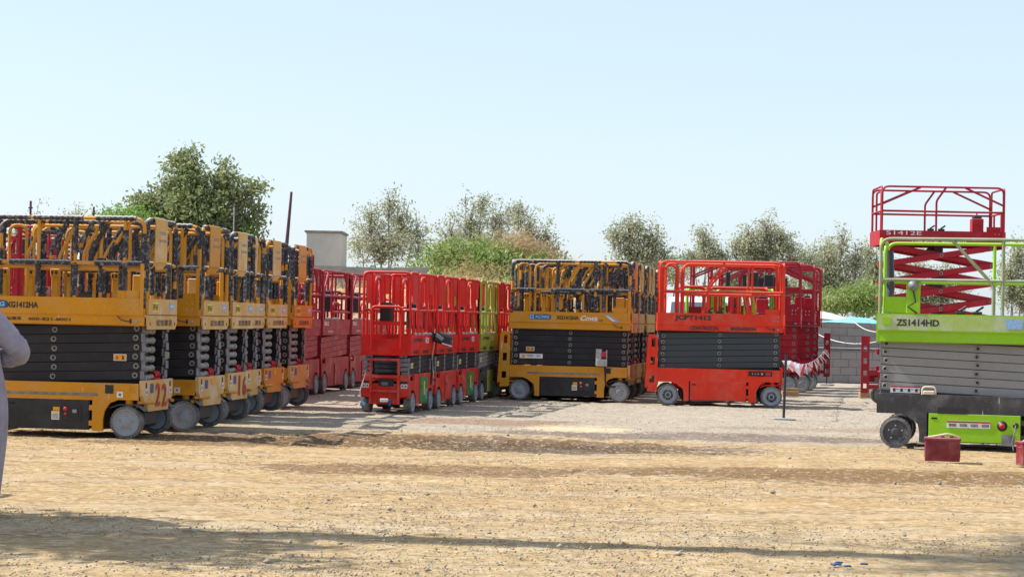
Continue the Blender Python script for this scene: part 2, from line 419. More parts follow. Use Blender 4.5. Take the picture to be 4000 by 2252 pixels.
def letter(parent, s, c, wd, ht, face, mat, bold=.015, slant=0., rot=0., name='lettering'):
    """flat letters of a given width and height on a face: f (-y), r (+x), l (-x)"""
    a, fs = text_mesh(s, bold); mb = MB(); vs = []
    for p in a:
        u, q = p[0] * wd + slant * p[1] * ht, p[1] * ht
        u, q = u * math.cos(rot) - q * math.sin(rot), u * math.sin(rot) + q * math.cos(rot)
        d = {'f': (u, 0, q), 'r': (0, u, q), 'l': (0, -u, q)}[face]
        vs.append((c[0] + d[0], c[1] + d[1], c[2] + d[2]))
    mb.add(vs, fs, mat); return mb.obj(name, parent)
def leaves_obj(name, C, S, mat, parent=None, aspect=.5, up=.0):
    n = len(C); d = rng.normal(size=(n, 3)); d[:, 2] += up; d /= np.linalg.norm(d, axis=1)[:, None]
    e = rng.normal(size=(n, 3)); e -= d * (e * d).sum(1)[:, None]; e /= np.linalg.norm(e, axis=1)[:, None]
    S = S[:, None]
    V = np.stack([C - d * S, C + e * S * aspect, C + d * S, C - e * S * aspect], 1).reshape(-1, 3)
    me = bpy.data.meshes.new(name); me.vertices.add(4 * n); me.vertices.foreach_set('co', V.ravel())
    me.loops.add(4 * n); me.loops.foreach_set('vertex_index', np.arange(4 * n)); me.polygons.add(n)
    me.polygons.foreach_set('loop_start', np.arange(n) * 4); me.polygons.foreach_set('loop_total', np.full(n, 4))
    me.update(); me.validate(); me.materials.append(mat)
    o = bpy.data.objects.new(name, me); COL.objects.link(o)
    if parent: o.parent = parent
    return o

# ------------------------------------------------------------ scissor lifts
def wheel(parent, x, y, r, wd, side, rim_m, dark_hub=False):
    tmb = MB(); h = wd / 2
    prof = [(r * .78, -h * .96), (r * .90, -h), (r * .985, -h * .8), (r, -h * .5), (r, 0), (r, h * .5), (r * .985, h * .8), (r * .90, h), (r * .78, h * .96)]
    tmb.lathe(prof, (0, 0, 0), M['tyre'], seg=32)
    for k in range(26):                                             # tread lugs on both shoulders
        a = 2 * math.pi * k / 26
        for sy in (-1, 1):
            tmb.box((math.cos(a) * r * .985, sy * h * .62, math.sin(a) * r * .985), (.012, h * .6, .034), M['tyre'], Matrix.Rotation(-a, 3, 'Y'))
    o = tmb.obj('wheel', parent, (x, y, r))
    rm = MB(); s = side
    rm.lathe([(r * .84, s * h * .9), (r * .82, s * h * 1.03), (r * .78, s * h * 1.03), (r * .75, s * h * .84), (r * .32, s * h * .88), (r * .28, s * h * 1.02), (r * .12, s * h * 1.0), (0.001, s * h * 1.0)], (0, 0, 0), rim_m, seg=28)
    rm.lathe([(r * .72, -s * h * .8), (0.001, -s * h * .7)], (0, 0, 0), rim_m, seg=20)
    for k in range(5):
        a = 2 * math.pi * k / 5 + .3
        rm.lathe([(.011, s * h * .84), (.011, s * h * .97), (.001, s * h * .99)], (math.cos(a) * r * .44, 0, math.sin(a) * r * .44), M['pin'], seg=6)
    if dark_hub: rm.lathe([(r * .5, s * h * .86), (r * .5, s * h * .95), (.001, s * h * 1.04)], (0, 0, 0), M['rim_dark'], seg=24)
    rm.obj('rim', o)
    return o

def arm_obj(name, parent, x0, x1, y, zc, h, t, slope, m, outer, side, pins=True, flange=None, noflange=False):
    mb = MB(); L = x1 - x0; rot = Matrix.Rotation(-slope, 3, 'Y')
    mb.box((0, 0, 0), (L, t, h - .008), m, rot, bev=.003)
    for e in (-1, 1):
        mb.box(rot @ Vector((e * (L / 2 + .004), 0, 0)), (.012, t + .022, h - .014), flange or M['flange'], rot)
        if not noflange: mb.box(rot @ Vector((e * (L / 2 + .006), side * (t / 2 + .05 if not outer else -(t / 2 + .03)), 0)), (.010, .045, h - .02), flange or M['flange'], rot)
    if outer and pins:
        for px in (-L / 2 + .06, 0, L / 2 - .07):
            c = rot @ Vector((px, 0, 0))
            mb.lathe([(.034, side * t * .4), (.034, side * (t / 2 + .008)), (.022, side * (t / 2 + .010)), (.020, side * (t / 2 + .003)), (.001, side * (t / 2 + .003))], c, M['pin'], seg=14)
            mb.lathe([(.019, side * (t / 2 + .0)), (.017, side * (t / 2 + .006)), (.001, side * (t / 2 + .006))], c, M['dark'], seg=10)
    return mb.obj(name, parent, ((x0 + x1) / 2, y, zc))

def foam_over(parent, pts, r=.030, keep=.75, seed=0):
    """rippled tape-wrapped foam sleeves over parts of a rail path"""
    rr = random.Random(seed); pts = [Vector(p) for p in pts]; mb = MB()
    # resample
    res = [pts[0]]
    for a, b in zip(pts, pts[1:]):
        n = max(1, int((b - a).length / .022))
        for k in range(1, n + 1): res.append(a.lerp(b, k / n))
    i = 0; any_ = False
    while i < len(res) - 4:
        ln = rr.randint(12, 34); gap = rr.randint(1, 4) if rr.random() < keep else rr.randint(6, 14)
        seg = res[i:i + ln]
        if len(seg) > 3:
            any_ = True; ph = rr.randint(0, 1)
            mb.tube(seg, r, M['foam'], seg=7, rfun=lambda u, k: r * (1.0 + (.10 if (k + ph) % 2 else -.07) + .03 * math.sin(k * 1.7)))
        i += ln + gap
    if any_: return mb.obj('foam_sleeve', parent)

def rail_obj(parent, paths, r, m, foam=0, seed=0, name='guard_rail', extra=None, prob=.9):
    mb = MB()
    for p in paths: mb.tube(p, r, m, seg=8)
    if extra: extra(mb)
    o = mb.obj(name, parent)
    if foam:
        rr = random.Random(seed); fmb = None
        allp = []
        res_all = MB()
        for i, p in enumerate(paths):
            if rr.random() < prob or (i <= 1 and prob > .5):
                pts = [Vector(q) for q in p]; res = [pts[0]]
                for a, b in zip(pts, pts[1:]):
                    n = max(1, int((b - a).length / .022))
                    for k in range(1, n + 1): res.append(a.lerp(b, k / n))
                j = rr.randint(0, 5)
                while j < len(res) - 4:
                    ln = rr.randint(10, 36); gap = rr.randint(1, 3) if rr.random() < foam else rr.randint(6, 16)
                    sg = res[j:j + ln]
                    if len(sg) > 3:
                        ph = rr.randint(0, 2)
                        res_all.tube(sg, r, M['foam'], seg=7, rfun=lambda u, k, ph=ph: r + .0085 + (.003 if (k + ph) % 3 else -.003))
                    j += ln + gap
        if res_all.v: res_all.obj('foam_sleeve', o)
    return o

BIG = dict(L=2.23, W=1.2, zc0=.08, zc=.64, zs=1.31, zb=1.44, zt=1.635, zm=2.04, zr=2.565, n=6, wb=1.85, r=.187, ww=.125, slope=.0)
SML = dict(L=1.76, W=.76, zc0=.12, zc=.60, zs=.89, zb=.99, zt=1.20, zm=1.585, zr=2.165, n=4, wb=1.25, r=.155, ww=.12, slope=.0)
MID = dict(L=2.35, W=1.12, zc0=.12, zc=.66, zs=1.10, zb=1.24, zt=1.40, zm=1.86, zr=2.335, n=4, wb=1.85, r=.185, ww=.13, slope=.0)

def make_lift(P, name='scissor_lift'):
    """a scissor lift; local x = length, -y = the side usually seen, z up, origin on the ground"""
    g = dict(BIG); g.update(P); L, W, zc, zs, zb, zt, zm, zr, r = [g[k] for k in ('L', 'W', 'zc', 'zs', 'zb', 'zt', 'zm', 'zr', 'r')]
    zc0 = g['zc0']; n = g['n']; hw = W / 2; h2 = L / 2; big = g['kind'] == 'big'
    lift = g.get('raise', 0.)
    mc, mb_, mr, mp = M[g['chassis']], M[g['arm']], M[g['rail']], M[g['plat']]
    md = M[g.get('door', 'black_paint')]; seed = g.get('seed', 1)
    root = empty(name)
    ax = g['wb'] / 2
    # --- chassis
    c = MB(); arch = r + .075
    zl = 2 * r + .045
    def arc(cx, sgn, rr=.0):
        out = []
        R0 = ax - cx
        return out
    xi = ax - arch - .02                                             # inner end of the wheel opening
    if big:
        prof = [(-h2 + .0, zc), (-h2 + .0, zl), (-ax + .06, zl), (-ax + .14, zl - .03), (-xi - .02, zl - .12), (-xi + .0, zl - .22), (-xi, zc0),
                (-xi + .09, zc0), (-xi + .09, zc0 + .36), (xi - .13, zc0 + .36), (xi - .13, zc0 + .30), (xi - .17, zc0 + .30), (xi - .17, zc0 + .24), (xi - .13, zc0 + .24),
                (xi - .13, zc0 + .12), (xi - .17, zc0 + .12), (xi - .17, zc0 + .06), (xi - .13, zc0 + .06), (xi - .13, zc0), (xi, zc0),
                (xi, zl - .20), (xi + .02, zl - .10), (xi + .08, zl - .01), (xi + .18, zl + .03), (h2 - .05, zl + .03), (h2 - .05, zc)]
    else:
        prof = [(-h2, zc - .10), (-h2, zl - .12), (-h2 + .06, zl - .12), (-ax - .08, zl), (-ax + .10, zl), (-xi, zl - .12), (-xi, zc0), (xi, zc0), (xi, zl - .12), (ax - .10, zl), (ax + .08, zl), (h2 - .06, zl - .10), (h2, zl - .10),
                (h2, zc), (h2 - .40, zc), (-h2 + .32, zc), (-h2 + .32, zc - .10)]
    for sy in (-1, 1):
        c.prism(prof, sy * (hw - .035), sy * hw, mc)
    c.box((0, 0, zc - .02), (L - .10 if big else L - .40, W - .07, .036), mc)
    c.box((0, 0, (zc0 + .05 + zl) / 2 + .0), (2 * xi - .02, W * .5, zl - zc0 - .06), M['dark'] if big else mc)
    c.box((0, 0, zl + .05), (L - .14, W * .44, .10), M['dark'])
    for sx in (-1, 1):
        c.tube([(sx * ax, -hw + .1, r), (sx * ax, hw - .1, r)], .035, M['dark'])
        c.box((sx * ax, 0, r + .03), (.22, W * .45, .20), M['dark'], bev=.03)
    if big:
        for sx in (1,):
            for sy in (-1, 1):                                       # steering kingpins and fender plates above the front wheels
                c.lathe([(.045, 0), (.045, .10)], (ax + .01, sy * (hw - .08), zl - .05), mc, axis='z', seg=14)
                c.tube([(ax + .12, sy * (hw - .06), zl - .0), (ax + .26, sy * (hw - .25), zl - .0)], .022, mc)
                fp = fillet([(ax - .20, 0, zl - .06), (ax - .10, 0, zl - .02), (ax + .12, 0, zl - .02), (ax + .215, 0, zl - .09)], .03, 3)
                pl = [(p.x, p.z) for p in fp]; c.prism(pl + [(x, z - .012) for x, z in pl[::-1]], sy * (hw - .16), sy * (hw - .005), M['rim_dark'] if g['rail'] != 'orange_red' else mc)
        c.lathe([(.03, 0), (.03, .006), (.001, .006)], (h2 - .12, -hw - .003, zc - .075), M['dark'], seg=16)
        c.box((h2 - .40, -hw - .001, zc - .07), (.10, .006, .10), M['dark' if g.get('pocket', 1) else 'black_paint'])
        if g.get('strip', 0): c.box((-.1, -hw - .003, zc - .135), (1.35, .008, .028), M['flange'])
    else:
        c.box((-h2 + .12, 0, zc - .055), (.22, W * .9, .09), mc)
    c.obj('chassis', root)
    # --- equipment doors
    for sy in (-1, 1):
        d = MB()
        if big:
            d.box(((-xi + .09 + xi - .17) / 2 + .01, sy * (hw - .012), zc0 + .19), (2 * xi - .29, .03, .34), md, bev=.004)
            d.box(((-xi + .09 + xi - .17) / 2 + .01, sy * (hw - .018), zc0 + .19), (2 * xi - .27, .026, .36), M['dark'])
            for kx in (-.42, -.36): d.box((-xi + .18, sy * (hw + .004), zc0 + .30), (.07, .005, .02), M['dark'])
        else:
            d.box((.12, sy * (hw + .004), zc0 + .22), (.50, .02, .40), md, bev=.004)
            d.box((.12, sy * (hw - .003), zc0 + .22), (.516, .012, .416), M['dark'])
            d.box((.12 - .2, sy * (hw + .016), zc0 + .27), (.03, .004, .05), M['dark'])
        do = d.obj('equipment_door', root)
        if sy < 0 and g.get('panel', 0):
            q = MB(); px = g.get('panel_x', .27)
            q.box((px, -hw - .006, zc0 + .20), (.22, .012, .17), M['dark'], bev=.004)
            q.box((px + .03, -hw - .014, zc0 + .20), (.11, .006, .12), M['black_paint'])
            q.lathe([(.026, 0), (.026, -.02), (.001, -.024)], (px - .075, -hw - .010, zc0 + .25), M['sticker_red'], seg=14)
            q.lathe([(.017, 0), (.017, -.02), (.001, -.02)], (px - .07, -hw - .010, zc0 + .19), M['sticker_red'], seg=12)
            q.box((px + .035, -hw - .018, zc0 + .225), (.05, .003, .04), M['rim'])
            q.obj('control_panel', do)
            st = MB(); st.box((px - .20, -hw - .007, zc0 + .17), (.095, .004, .10), M['white']); st.box((px - .20, -hw - .0105, zc0 + .205), (.07, .003, .022), M['sticker_yellow'])
            st.box((px - .19, -hw - .007, zc0 + .248), (.08, .004, .042), M['sticker_orange'])
            for k in range(6): st.box((px - .20, -hw - .0105, zc0 + .185 - k * .010), (.075, .002, .003), M['dark'])
            st.obj('warning_sticker', do)
        if g.get('door_sticker') and sy < 0:
            st = MB(); st.box((.12, -hw - .018, zc0 + .25), (.07, .003, .22), M['sticker_yellow']); st.obj('warning_sticker', do); st = MB(); st.box((.24, -hw - .018, zc0 + .16), (.12, .003, .16), M['rim']); st.obj('control_panel', do)
    # --- wheels
    rim_m = M[g.get('rim', 'rim')]
    for sx in (-1, 1):
        for sy in (-1, 1):
            wheel(root, sx * ax, sy * (hw - g['ww'] / 2 + (.012 if sx > 0 or not big else .0)), r, g['ww'], sy, rim_m, g.get('dark_hub', 0))
    # --- scissor arms
    x0, x1 = -h2 + .035, h2 - .055
    fl = M[g['flange']] if g.get('flange') else None
    if lift:
        m_ = g['pairs']; dz = (zs + lift - zc - .04) / m_; Lx = 2.02; ang = math.atan2(dz - .075, Lx); ah = .115
        La = math.hypot(Lx, dz) * 1.0
        for k in range(m_):
            z = zc + .03 + dz * (k + .5)
            for sy in (-1, 1):
                sg = 1
                arm_obj('scissor_arm', root, -La / 2, La / 2, sy * (hw - .08), z, ah, .04, math.atan2(dz, Lx), mb_, True, sy, flange=mb_, noflange=True)
                arm_obj('scissor_arm', root, -La / 2, La / 2, sy * (hw - .17), z, ah, .04, -math.atan2(dz, Lx), mb_, False, sy, flange=mb_, noflange=True)
        for k in range(0, m_, 2):
            cy = MB(); z = zc + .03 + dz * (k + .5)
            cy.tube([(-.25, 0, z), (.15, 0, z + dz * 1.2)], .05, M['mast']); cy.box((.02, 0, z + dz * .5), (.16, .3, .26), M['mast']); cy.obj('cylinder_or_shade_block', root)
        zs += lift; zb += lift; zt += lift; zm += lift; zr += lift
    else:
        ah = (zs - zc - .01) / n; rc = .13 if big else .06
        shade_core = MB(); shade_core.box((0, .06, (zc + zs) / 2), (L - .40, .30 if big else W * .4, zs - zc - .06), M['dark']); shade_core.obj('cylinder_or_shade_block', root)  # dark block added inside the stowed stack to stand in for its shade
        for k in range(n):
            z = zc + .006 + ah * (k + .5)
            for sy in (-1, 1):
                off = (.006 if k % 2 else -.006)
                arm_obj('scissor_arm', root, x0 + off, x1 + off, sy * (hw - rc), z, ah, .045, g['slope'], mb_, True, sy, pins=g.get('pins', 1), flange=fl)
                arm_obj('scissor_arm', root, x0 - off, x1 - off - .02, sy * (hw - rc - .08), z, ah, .04, -g['slope'], mb_, False, sy, flange=fl)
            ct = MB()
            ex = h2 - .085 if big else -h2 + .08; y0_, y1_ = -hw + rc + .12, (-.02 if big else hw - rc - .12)
            tm_ = M[g.get('tube', 'pin')]
            ct.lathe([(.001, y0_), (.044, y0_), (.044, y0_ + .05), (.034, y0_ + .055), (.034, y1_ - .055), (.044, y1_ - .05), (.044, y1_), (.001, y1_)], (ex, 0, z), tm_, seg=14)
            ct.obj('cross_tube', root)
        if big and g.get('spring', 0):
            sp = MB()
            for k in range(5): sp.lathe([(.03, 0), (.055, .012), (.03, .024)], (h2 - .06, .05 + k * .03 - .08, zc + .09), M['redpin'], seg=14)
            sp.box((h2 - .06, 0, zc + .03), (.10, .22, .05), M['redpin']); sp.obj('hose_reel', root)
    hs = hw - (.08 if big else .01)
    if g.get('arm_sticker') is not None:
        sx_, sk = g['arm_sticker']; ar = [o for o in root.children if o.name.startswith('scissor_arm')]
        z = zc + (zs - zc) * g.get('sticker_z', .45)
        st = MB(); st.box((sx_, -hs + .0255 - .0, z), (.155, .006, .078), M['white']); st.box((sx_, -hs + .0215, z), (.140, .004, .066), M[sk])
        tri = [(sx_ - .055, z - .02), (sx_ - .015, z - .02), (sx_ - .035, z + .02)]
        st.prism(tri, -hs + .0165, -hs + .0185, M['dark']); st.prism([(p[0] * .55 + (sx_ - .035) * .45, (p[1] - z + .006) * .5 + z - .008) for p in tri], -hs + .0145, -hs + .016, M[sk])
        st.box((sx_ + .037, -hs + .0175, z), (.016, .002, .045), M['dark']); st.box((sx_ + .037, -hs + .0175, z - .018), (.03, .0024, .010), M['dark'])
        st.obj('warning_sticker', root)
    if g.get('guard_sticker'):
        st = MB(); st.box((-.73, -hs + .022, zc + .17), (.43, .004, .085), M['white']); st.box((-.87, -hs + .018, zc + .17), (.06, .003, .05), M['sticker_orange']); st.box((-.60, -hs + .018, zc + .175), (.06, .003, .035), M['sticker_blue'])
        for k in range(3): st.box((-.75, -hs + .018, zc + .165 + k * .015), (.12, .003, .005), M['rim_dark'])
        st.obj('printed_sticker', root)
    if g.get('danger_sticker'):
        z = zc + .055
        st = MB(); st.box((-h2 + .34, -hs + .0225, z), (.36, .004, .085), M['white']); st.box((-h2 + .34, -hs + .0185, z + .033), (.36, .004, .018), M['sticker_red'])
        for k in range(4): st.box((-h2 + .205 + k * .09, -hs + .0185, z - .01), (.03, .003, .04), M['dark']); st.box((-h2 + .245 + k * .09, -hs + .0185, z + .0), (.04, .003, .004), M['dark'])
        st.obj('warning_sticker', root)
    # --- platform
    p = MB(); tk = .022; band = zb - zs
    if big:
        for sy in (-1, 1):
            p.prism([(sy * (hw - .035), zs), (sy * hw * .992, zs + .012), (sy * hw * .985, zb - .02), (sy * (hw + .010), zb + .0), (sy * (hw + .010), zt), (sy * (hw - .018), zt), (sy * (hw - .018), zs + .02)], -h2, h2, mp, axis='x')
        p.box((-h2 - .01, 0, (zs + zt) / 2), (.02, W - .01, zt - zs), mp); 
        p.box((h2 - .03, -hw - .004, (zb + zm) / 2), (.045, .035, zm - zb), mp)
        p.box((h2 - .20, -hw + .012, zt + .045), (.26, .014, .09), mp)
        for k in range(4): p.lathe([(.010, 0), (.008, -.006), (.001, -.007)], (h2 - .17 + (k % 2) * .07, -hw - .010, zt - .045 - (k // 2) * .075), M['steel'], seg=8)
        p.lathe([(.018, 0), (.018, -.006), (.007, -.007), (.001, -.004)], (h2 - .10, -hw + .002, zs + .055), M['steel'], seg=12)
        p.prism([(h2 - .175, zs + .03), (h2 - .155, zs + .03), (h2 - .155, zs + .085), (h2 - .175, zs + .085)], -hw - .0, -hw + .02, M['dark'])
        p.tube([(h2 - .32, -hw - .012, zs + .115), (h2 - .27, -hw - .02, zs + .07), (h2 - .20, -hw - .018, zs + .055), (h2 - .165, -hw - .006, zs + .055)], .006, M['dark'], seg=5)
    else:
        for sy in (-1, 1):
            p.box((0, sy * (hw - .01), (zs + zb) / 2), (L - .0, .02, band), mp)
            p.box((0, sy * hw, (zb + zt) / 2 + .002), (L, .02, zt - zb), mp)
            p.lathe([(.018, 0), (.016, sy * .006), (.001, sy * .006)], (-h2 + .07, sy * hw, zs + .05), M['dark'], seg=10)
        ez = zb + .03
        p.box((-h2 - .004, 0, (zs + ez) / 2), (.024, W + .018, ez - zs), mp)
        for sy in (-1, 1): p.box((-h2 - .004, sy * (hw - .055), (ez + zt) / 2), (.022, .13, zt - ez), mp)
        p.box((h2 + .004, 0, (zs + zt) / 2), (.022, W + .018, zt - zs), mp)
        for k in range(5): p.box((-h2 + .35 + .26 * k, -hw, zt + .022), (.13, .035, .04), M['steel'], bev=.01)
    p.box((0, 0, zb - .015), (L - .04, W - .06, .025), M['steel'])
    pl = p.obj('platform', root)
    # --- guard rails
    tr = g.get('tr', .020); fo = g.get('foam', 0); rr = random.Random(seed)
    a0, a1 = -h2 + .02, h2 - .02
    if big:
        for sy in (-1, 1):
            y = sy * (hw - .012)
            sgn = rr.choice((0, 1))
            paths = [fillet([(a0, y, zt - .12), (a0, y, zr), (a1, y, zr), (a1, y, zt - .12)], .13),
                     [(a0, y, zm), (a1, y, zm)]]
            if g.get('style') == 'bent':        # one bent post low at the left, running up right to the top rail
                paths += [[(-.25, y, zt), (-.25, y, zm)], fillet([(-.25, y, zm), (-.25, y, zm + .10), (.05, y, zr - .02)], .05) if sy < 0 else fillet([(-.17, y, zt), (-.17, y, zm + .1), (.17, y, zr - .05), (.28, y, zr)], .08)]
                paths += [[(a0 + .06, y, zt), (a0 + .06, y, zr - .1)]]
            elif g.get('style') == 'truss':
                paths += [fillet([(-.12, y, zt), (-.12, y, zm + .2), (.06, y, zr)], .05), [(a0, y, zr - .33), (-.42, y, zr - .01)], [(a1, y, zr - .33), (.42, y, zr - .01)]]
            elif g.get('style') == 'green':
                paths += [[(.26 + .02, y, zt), (.28, y, zr)], fillet([(-.34, y, zr), (.08, y, zr - .46), (.17, y, zr - .56), (.17, y, zt)], .08) if sy < 0 else [(.17, y, zt), (.17, y, zr)]]
                paths += [fillet([(.95, y, zt), (.95, y, zr)], .05)]
            else:
                for x in g.get('posts', (-1.05 + .86, .26, .86)):
                    if abs(x) < h2: paths += [[(x, y, zt), (x, y, zm)], [(x, y, zm), (x, y, zr)]]
                for x in ((-.05, .16), (.44, .66), (.68, .92)): paths.append(fillet([(x[0], y + sy * -.03, zm), (x[0], y + sy * -.03, zm + .15), (x[1], y + sy * -.03, zr - .03)], .06))
            rail_obj(root, paths, tr, mr if sy < 0 else M[g.get('rail_back', g['rail'])], fo, seed * 7 + sy)
            # roll-out deck rails just inside
            y = sy * (hw - .075); b0 = a0 + .42; zr2 = zr - .045
            if g.get('style') in (None, 'bent'):
                paths = [fillet([(b0, y, zt), (b0, y, zr2), (a1 - .03, y, zr2), (a1 - .03, y, zt)], .12), [(b0, y, zm - .05), (a1 - .03, y, zm - .05)],
                         fillet([(a0 + .10, y, zt), (a0 + .10, y, zr2), (b0 - .1, y, zr2), (b0 - .1, y, zt)], .11),
                         [(.55, y, zt), (.55, y, zr2)]]
                if g.get('style') is None: paths += [fillet([(-.35, y, zt), (-.35, y, zm + .1), (-.15, y, zr2)], .05), fillet([(.22, y, zt), (.22, y, zm + .1), (.45, y, zr2)], .05), [(.8, y, zt), (.8, y, zm)]]
                rail_obj(root, paths, tr * .95, mr, fo * .9, seed * 11 + sy, name='extension_rail', prob=.45)
        # left end: gate loops ; right end rail
        mr_front = mr; mr = M[g.get('rail_back', g['rail'])]
        rail_obj(root, [fillet([(a0, -hw + .04, zt), (a0, -hw + .04, zr), (a0, hw - .04, zr), (a0, hw - .04, zt)], .10), [(a0, -hw + .04, zm), (a0, hw - .04, zm)],
                        fillet([(a0 + .03, -.28, zt - .05), (a0 + .03, -.28, zr - .08), (a0 + .03, .28, zr - .08), (a0 + .03, .28, zt - .05)], .09)], tr, mr, fo, seed * 13, name='entry_gate')
        zz = zm if g.get('box') else zm
        rail_obj(root, [fillet([(a1 + .02, -hw + .05, zt), (a1 + .02, -hw + .05, zr - .01), (a1 + .02, hw - .05, zr - .01), (a1 + .02, hw - .05, zt)], .08), [(a1 + .02, -hw + .05, zm), (a1 + .02, hw - .05, zm)],
                        [(a1 + .02, -.33, zt), (a1 + .02, -.33, zm)], [(a1 + .02, .30, zt), (a1 + .02, .30, zm)]], tr, mr, fo, seed * 17, name='end_rail')
        if g.get('box'):                                            # bent sheet carrying the manual, between the end posts
            b = MB(); bm = M[g.get('box_m', 'yellow_dusty')]
            xp = h2 + .052
            b.box((xp, -.18, (zm + zr) / 2 + .01), (.012, .44, zr - zm - .03), bm)
            lip = fillet([(xp, 0, zr - .03), (xp - .005, 0, zr + .028), (h2 - .03, 0, zr + .030)], .03, 4); lp_ = [(p_.x, p_.z) for p_ in lip]
            b.prism(lp_ + [(x_ - .004, z_ - .012) for x_, z_ in lp_[::-1]], -.41, .05, bm)
            b.prism([(xp + .006, zm + .02), (xp - .05, zm - .05), (xp - .06, zm - .04), (xp - .006, zm + .025)], -.40, .04, bm)
            b.box((xp + .0065, -.34, (zm + zr) / 2 + .05), (.002, .006, .22), M['pin']); b.box((xp + .0065, -.27, (zm + zr) / 2 + .05), (.002, .006, .22), M['pin'])
            bo = b.obj('document_panel', root)
            letter(bo, '400-821-8001', (h2 + .0595, -.14, zr - .24), .28, .035, 'r', M['pin']); letter(bo, '宏信建发', (h2 + .0595, -.14, zr - .15), .22, .04, 'r', M['pin'])
        # deck clutter: control box, latches
        q = MB(); q.box((a1 - .30, hw - .25, zt + .16), (.22, .22, .26), mr if fo else M['crimson'], bev=.01); q.box((a1 - .30, hw - .25, zt + .31), (.16, .16, .05), M['dark'], bev=.01); q.tube([(a1 - .30, hw - .25, zt + .33), (a1 - .30, hw - .25, zt + .42)], .012, M['dark'])
        q.obj('control_box', root)
        for lx in (-.22, -.02) if not fo else (-.98, -.15, .40):
            q = MB(); q.box((lx, -hw + .02, zt + .02), (.12, .05, .04), M['dark'], bev=.008); q.box((lx + .03, -hw + .02, zt + .07), (.11, .022, .03), M['dark'], Matrix.Rotation(-.6, 3, 'Y'), bev=.005); q.obj('latch', root)
        if fo:
            for k, lx in enumerate((-.95, -.62, -.3)):
                q = MB(); q.box((lx, hw - .32, zt + .15), (.07, .10, .30), mp, bev=.008); q.box((lx + .02, hw - .38, zt + .30), (.12, .05, .09), mp, bev=.008); q.box((lx - .01, hw - .41, zt + .30), (.02, .012, .04), M['dark']); q.box((lx + .04, hw - .41, zt + .30), (.025, .012, .04), M['dark']); q.obj('gate_bracket', root)
        if g.get('pouch'):
            for px_, pw_ in ((-.4, .10), (.15, .22)): q = MB(); q.box((px_, hw - .14, zm + .15), (pw_, .12, .40), M['dark'], bev=.02); q.obj('document_pouch', root)
        # end toe plates and hanging lower plate
        e = MB(); em = M[g.get('end_m', g['plat'])]
        e.box((h2 + .028, 0, (zb + .01 + zt) / 2), (.02, W - .10, zt - zb - .012), em)
        e.prism([(-hw + .03, zb - .002), (hw - .03, zb - .002), (hw - .03, zs + .03), (hw - .10, zs - .035), (-hw + .07, zs - .035), (-hw + .05, zs + .0), (-hw + .03, zs + .03)], h2 + .012, h2 + .034, em, axis='x')
        e.box((h2 + .036, 0, zb + .003), (.006, W - .12, .006), M['dark'])
        for sy in (-1, 1): e.box((h2 + .036, sy * (hw - .12), zs + .03), (.005, .02, .035), M['dark'])
        eo = e.obj('end_board', root); eo.name = 'end_board'
        if g.get('end_text'):
            letter(eo, '宏信建发', (h2 + .0385, 0.06, zs + .045), .62, .075, 'r', M['ink'], .01)
            st = MB(); st.box((h2 + .040, -.30, (zb + zt) / 2), (.003, .22, .115), M['sticker_yellow']); st.obj('yellow_sticker', eo)
            letter(eo, 'IPAF', (h2 + .0435, -.30, (zb + zt) / 2), .19, .075, 'r', M['ink'], .02)
            st = MB(); st.box((h2 + .040, .33, (zb + zt) / 2 + .01), (.003, .17, .085), M['sticker_blue']); st.box((h2 + .043, .33, (zb + zt) / 2 + .015), (.002, .10, .02), M['white']); st.obj('blue_sticker', eo)
        bp = MB(); bm = M[g.get('bumper_m', g.get('end_m', g['chassis']))]
        bp.prism([(-hw + .02, zc + .035), (hw - .03, zc + .035), (hw - .015, zl + .09), (hw - .09, zl - .0), (hw - .17, zl - .02), (hw - .20, zl - .11), (-hw + .22, zl - .11), (-hw + .20, zl - .02), (-hw + .10, zl + .0), (-hw + .03, zl + .08)], h2 - .045, h2 + .0, bm, axis='x')
        bp.box((h2 - .10, 0, zc + .005), (.14, .30, .055), bm)
        for sy in (-1, 1):
            bp.prism([(sy * (hw - .14) + .028 * math.cos(a), zc - .03 + (.045 if math.sin(a) > 0 else .03) * math.sin(a)) for a in [k * math.pi / 6 for k in range(12)]], h2 + .0, h2 + .003, M['dark'], axis='x')
        bo = bp.obj('bumper_plate', root)
        if g.get('tags', 1):
            for sy in (-1, 1):
                st = MB(); st.box((h2 + .006, sy * (hw - .14), zc - .10), (.004, .075, .075), M['white']); st.box((h2 + .009, sy * (hw - .14), zc - .10), (.002, .04, .04), M['flange']); st.obj('white_tag', bo)
            st = MB(); st.box((h2 + .004, .02, zc - .03), (.003, .13, .08), M['sticker_orange']); st.box((h2 + .003, -.25, zc - .06), (.003, .12, .11), M['badge']); st.obj('warning_sticker', bo)
            st = MB(); st.box((h2 - .27, -hw - .003, zc - .13), (.075, .004, .07), M['white']); st.box((h2 - .27, -hw - .006, zc - .13), (.03, .003, .03), M['flange']); st.obj('white_tag', root)
        if g.get('number'):
            for k_, ch_ in enumerate(g['number']): letter(bo, ch_, (h2 + .012, (-.03, .22)[k_], zc - .14 - .01 * k_), .17 if ch_ != '1' else .06, .27, 'r', M['ink_red'], .02)
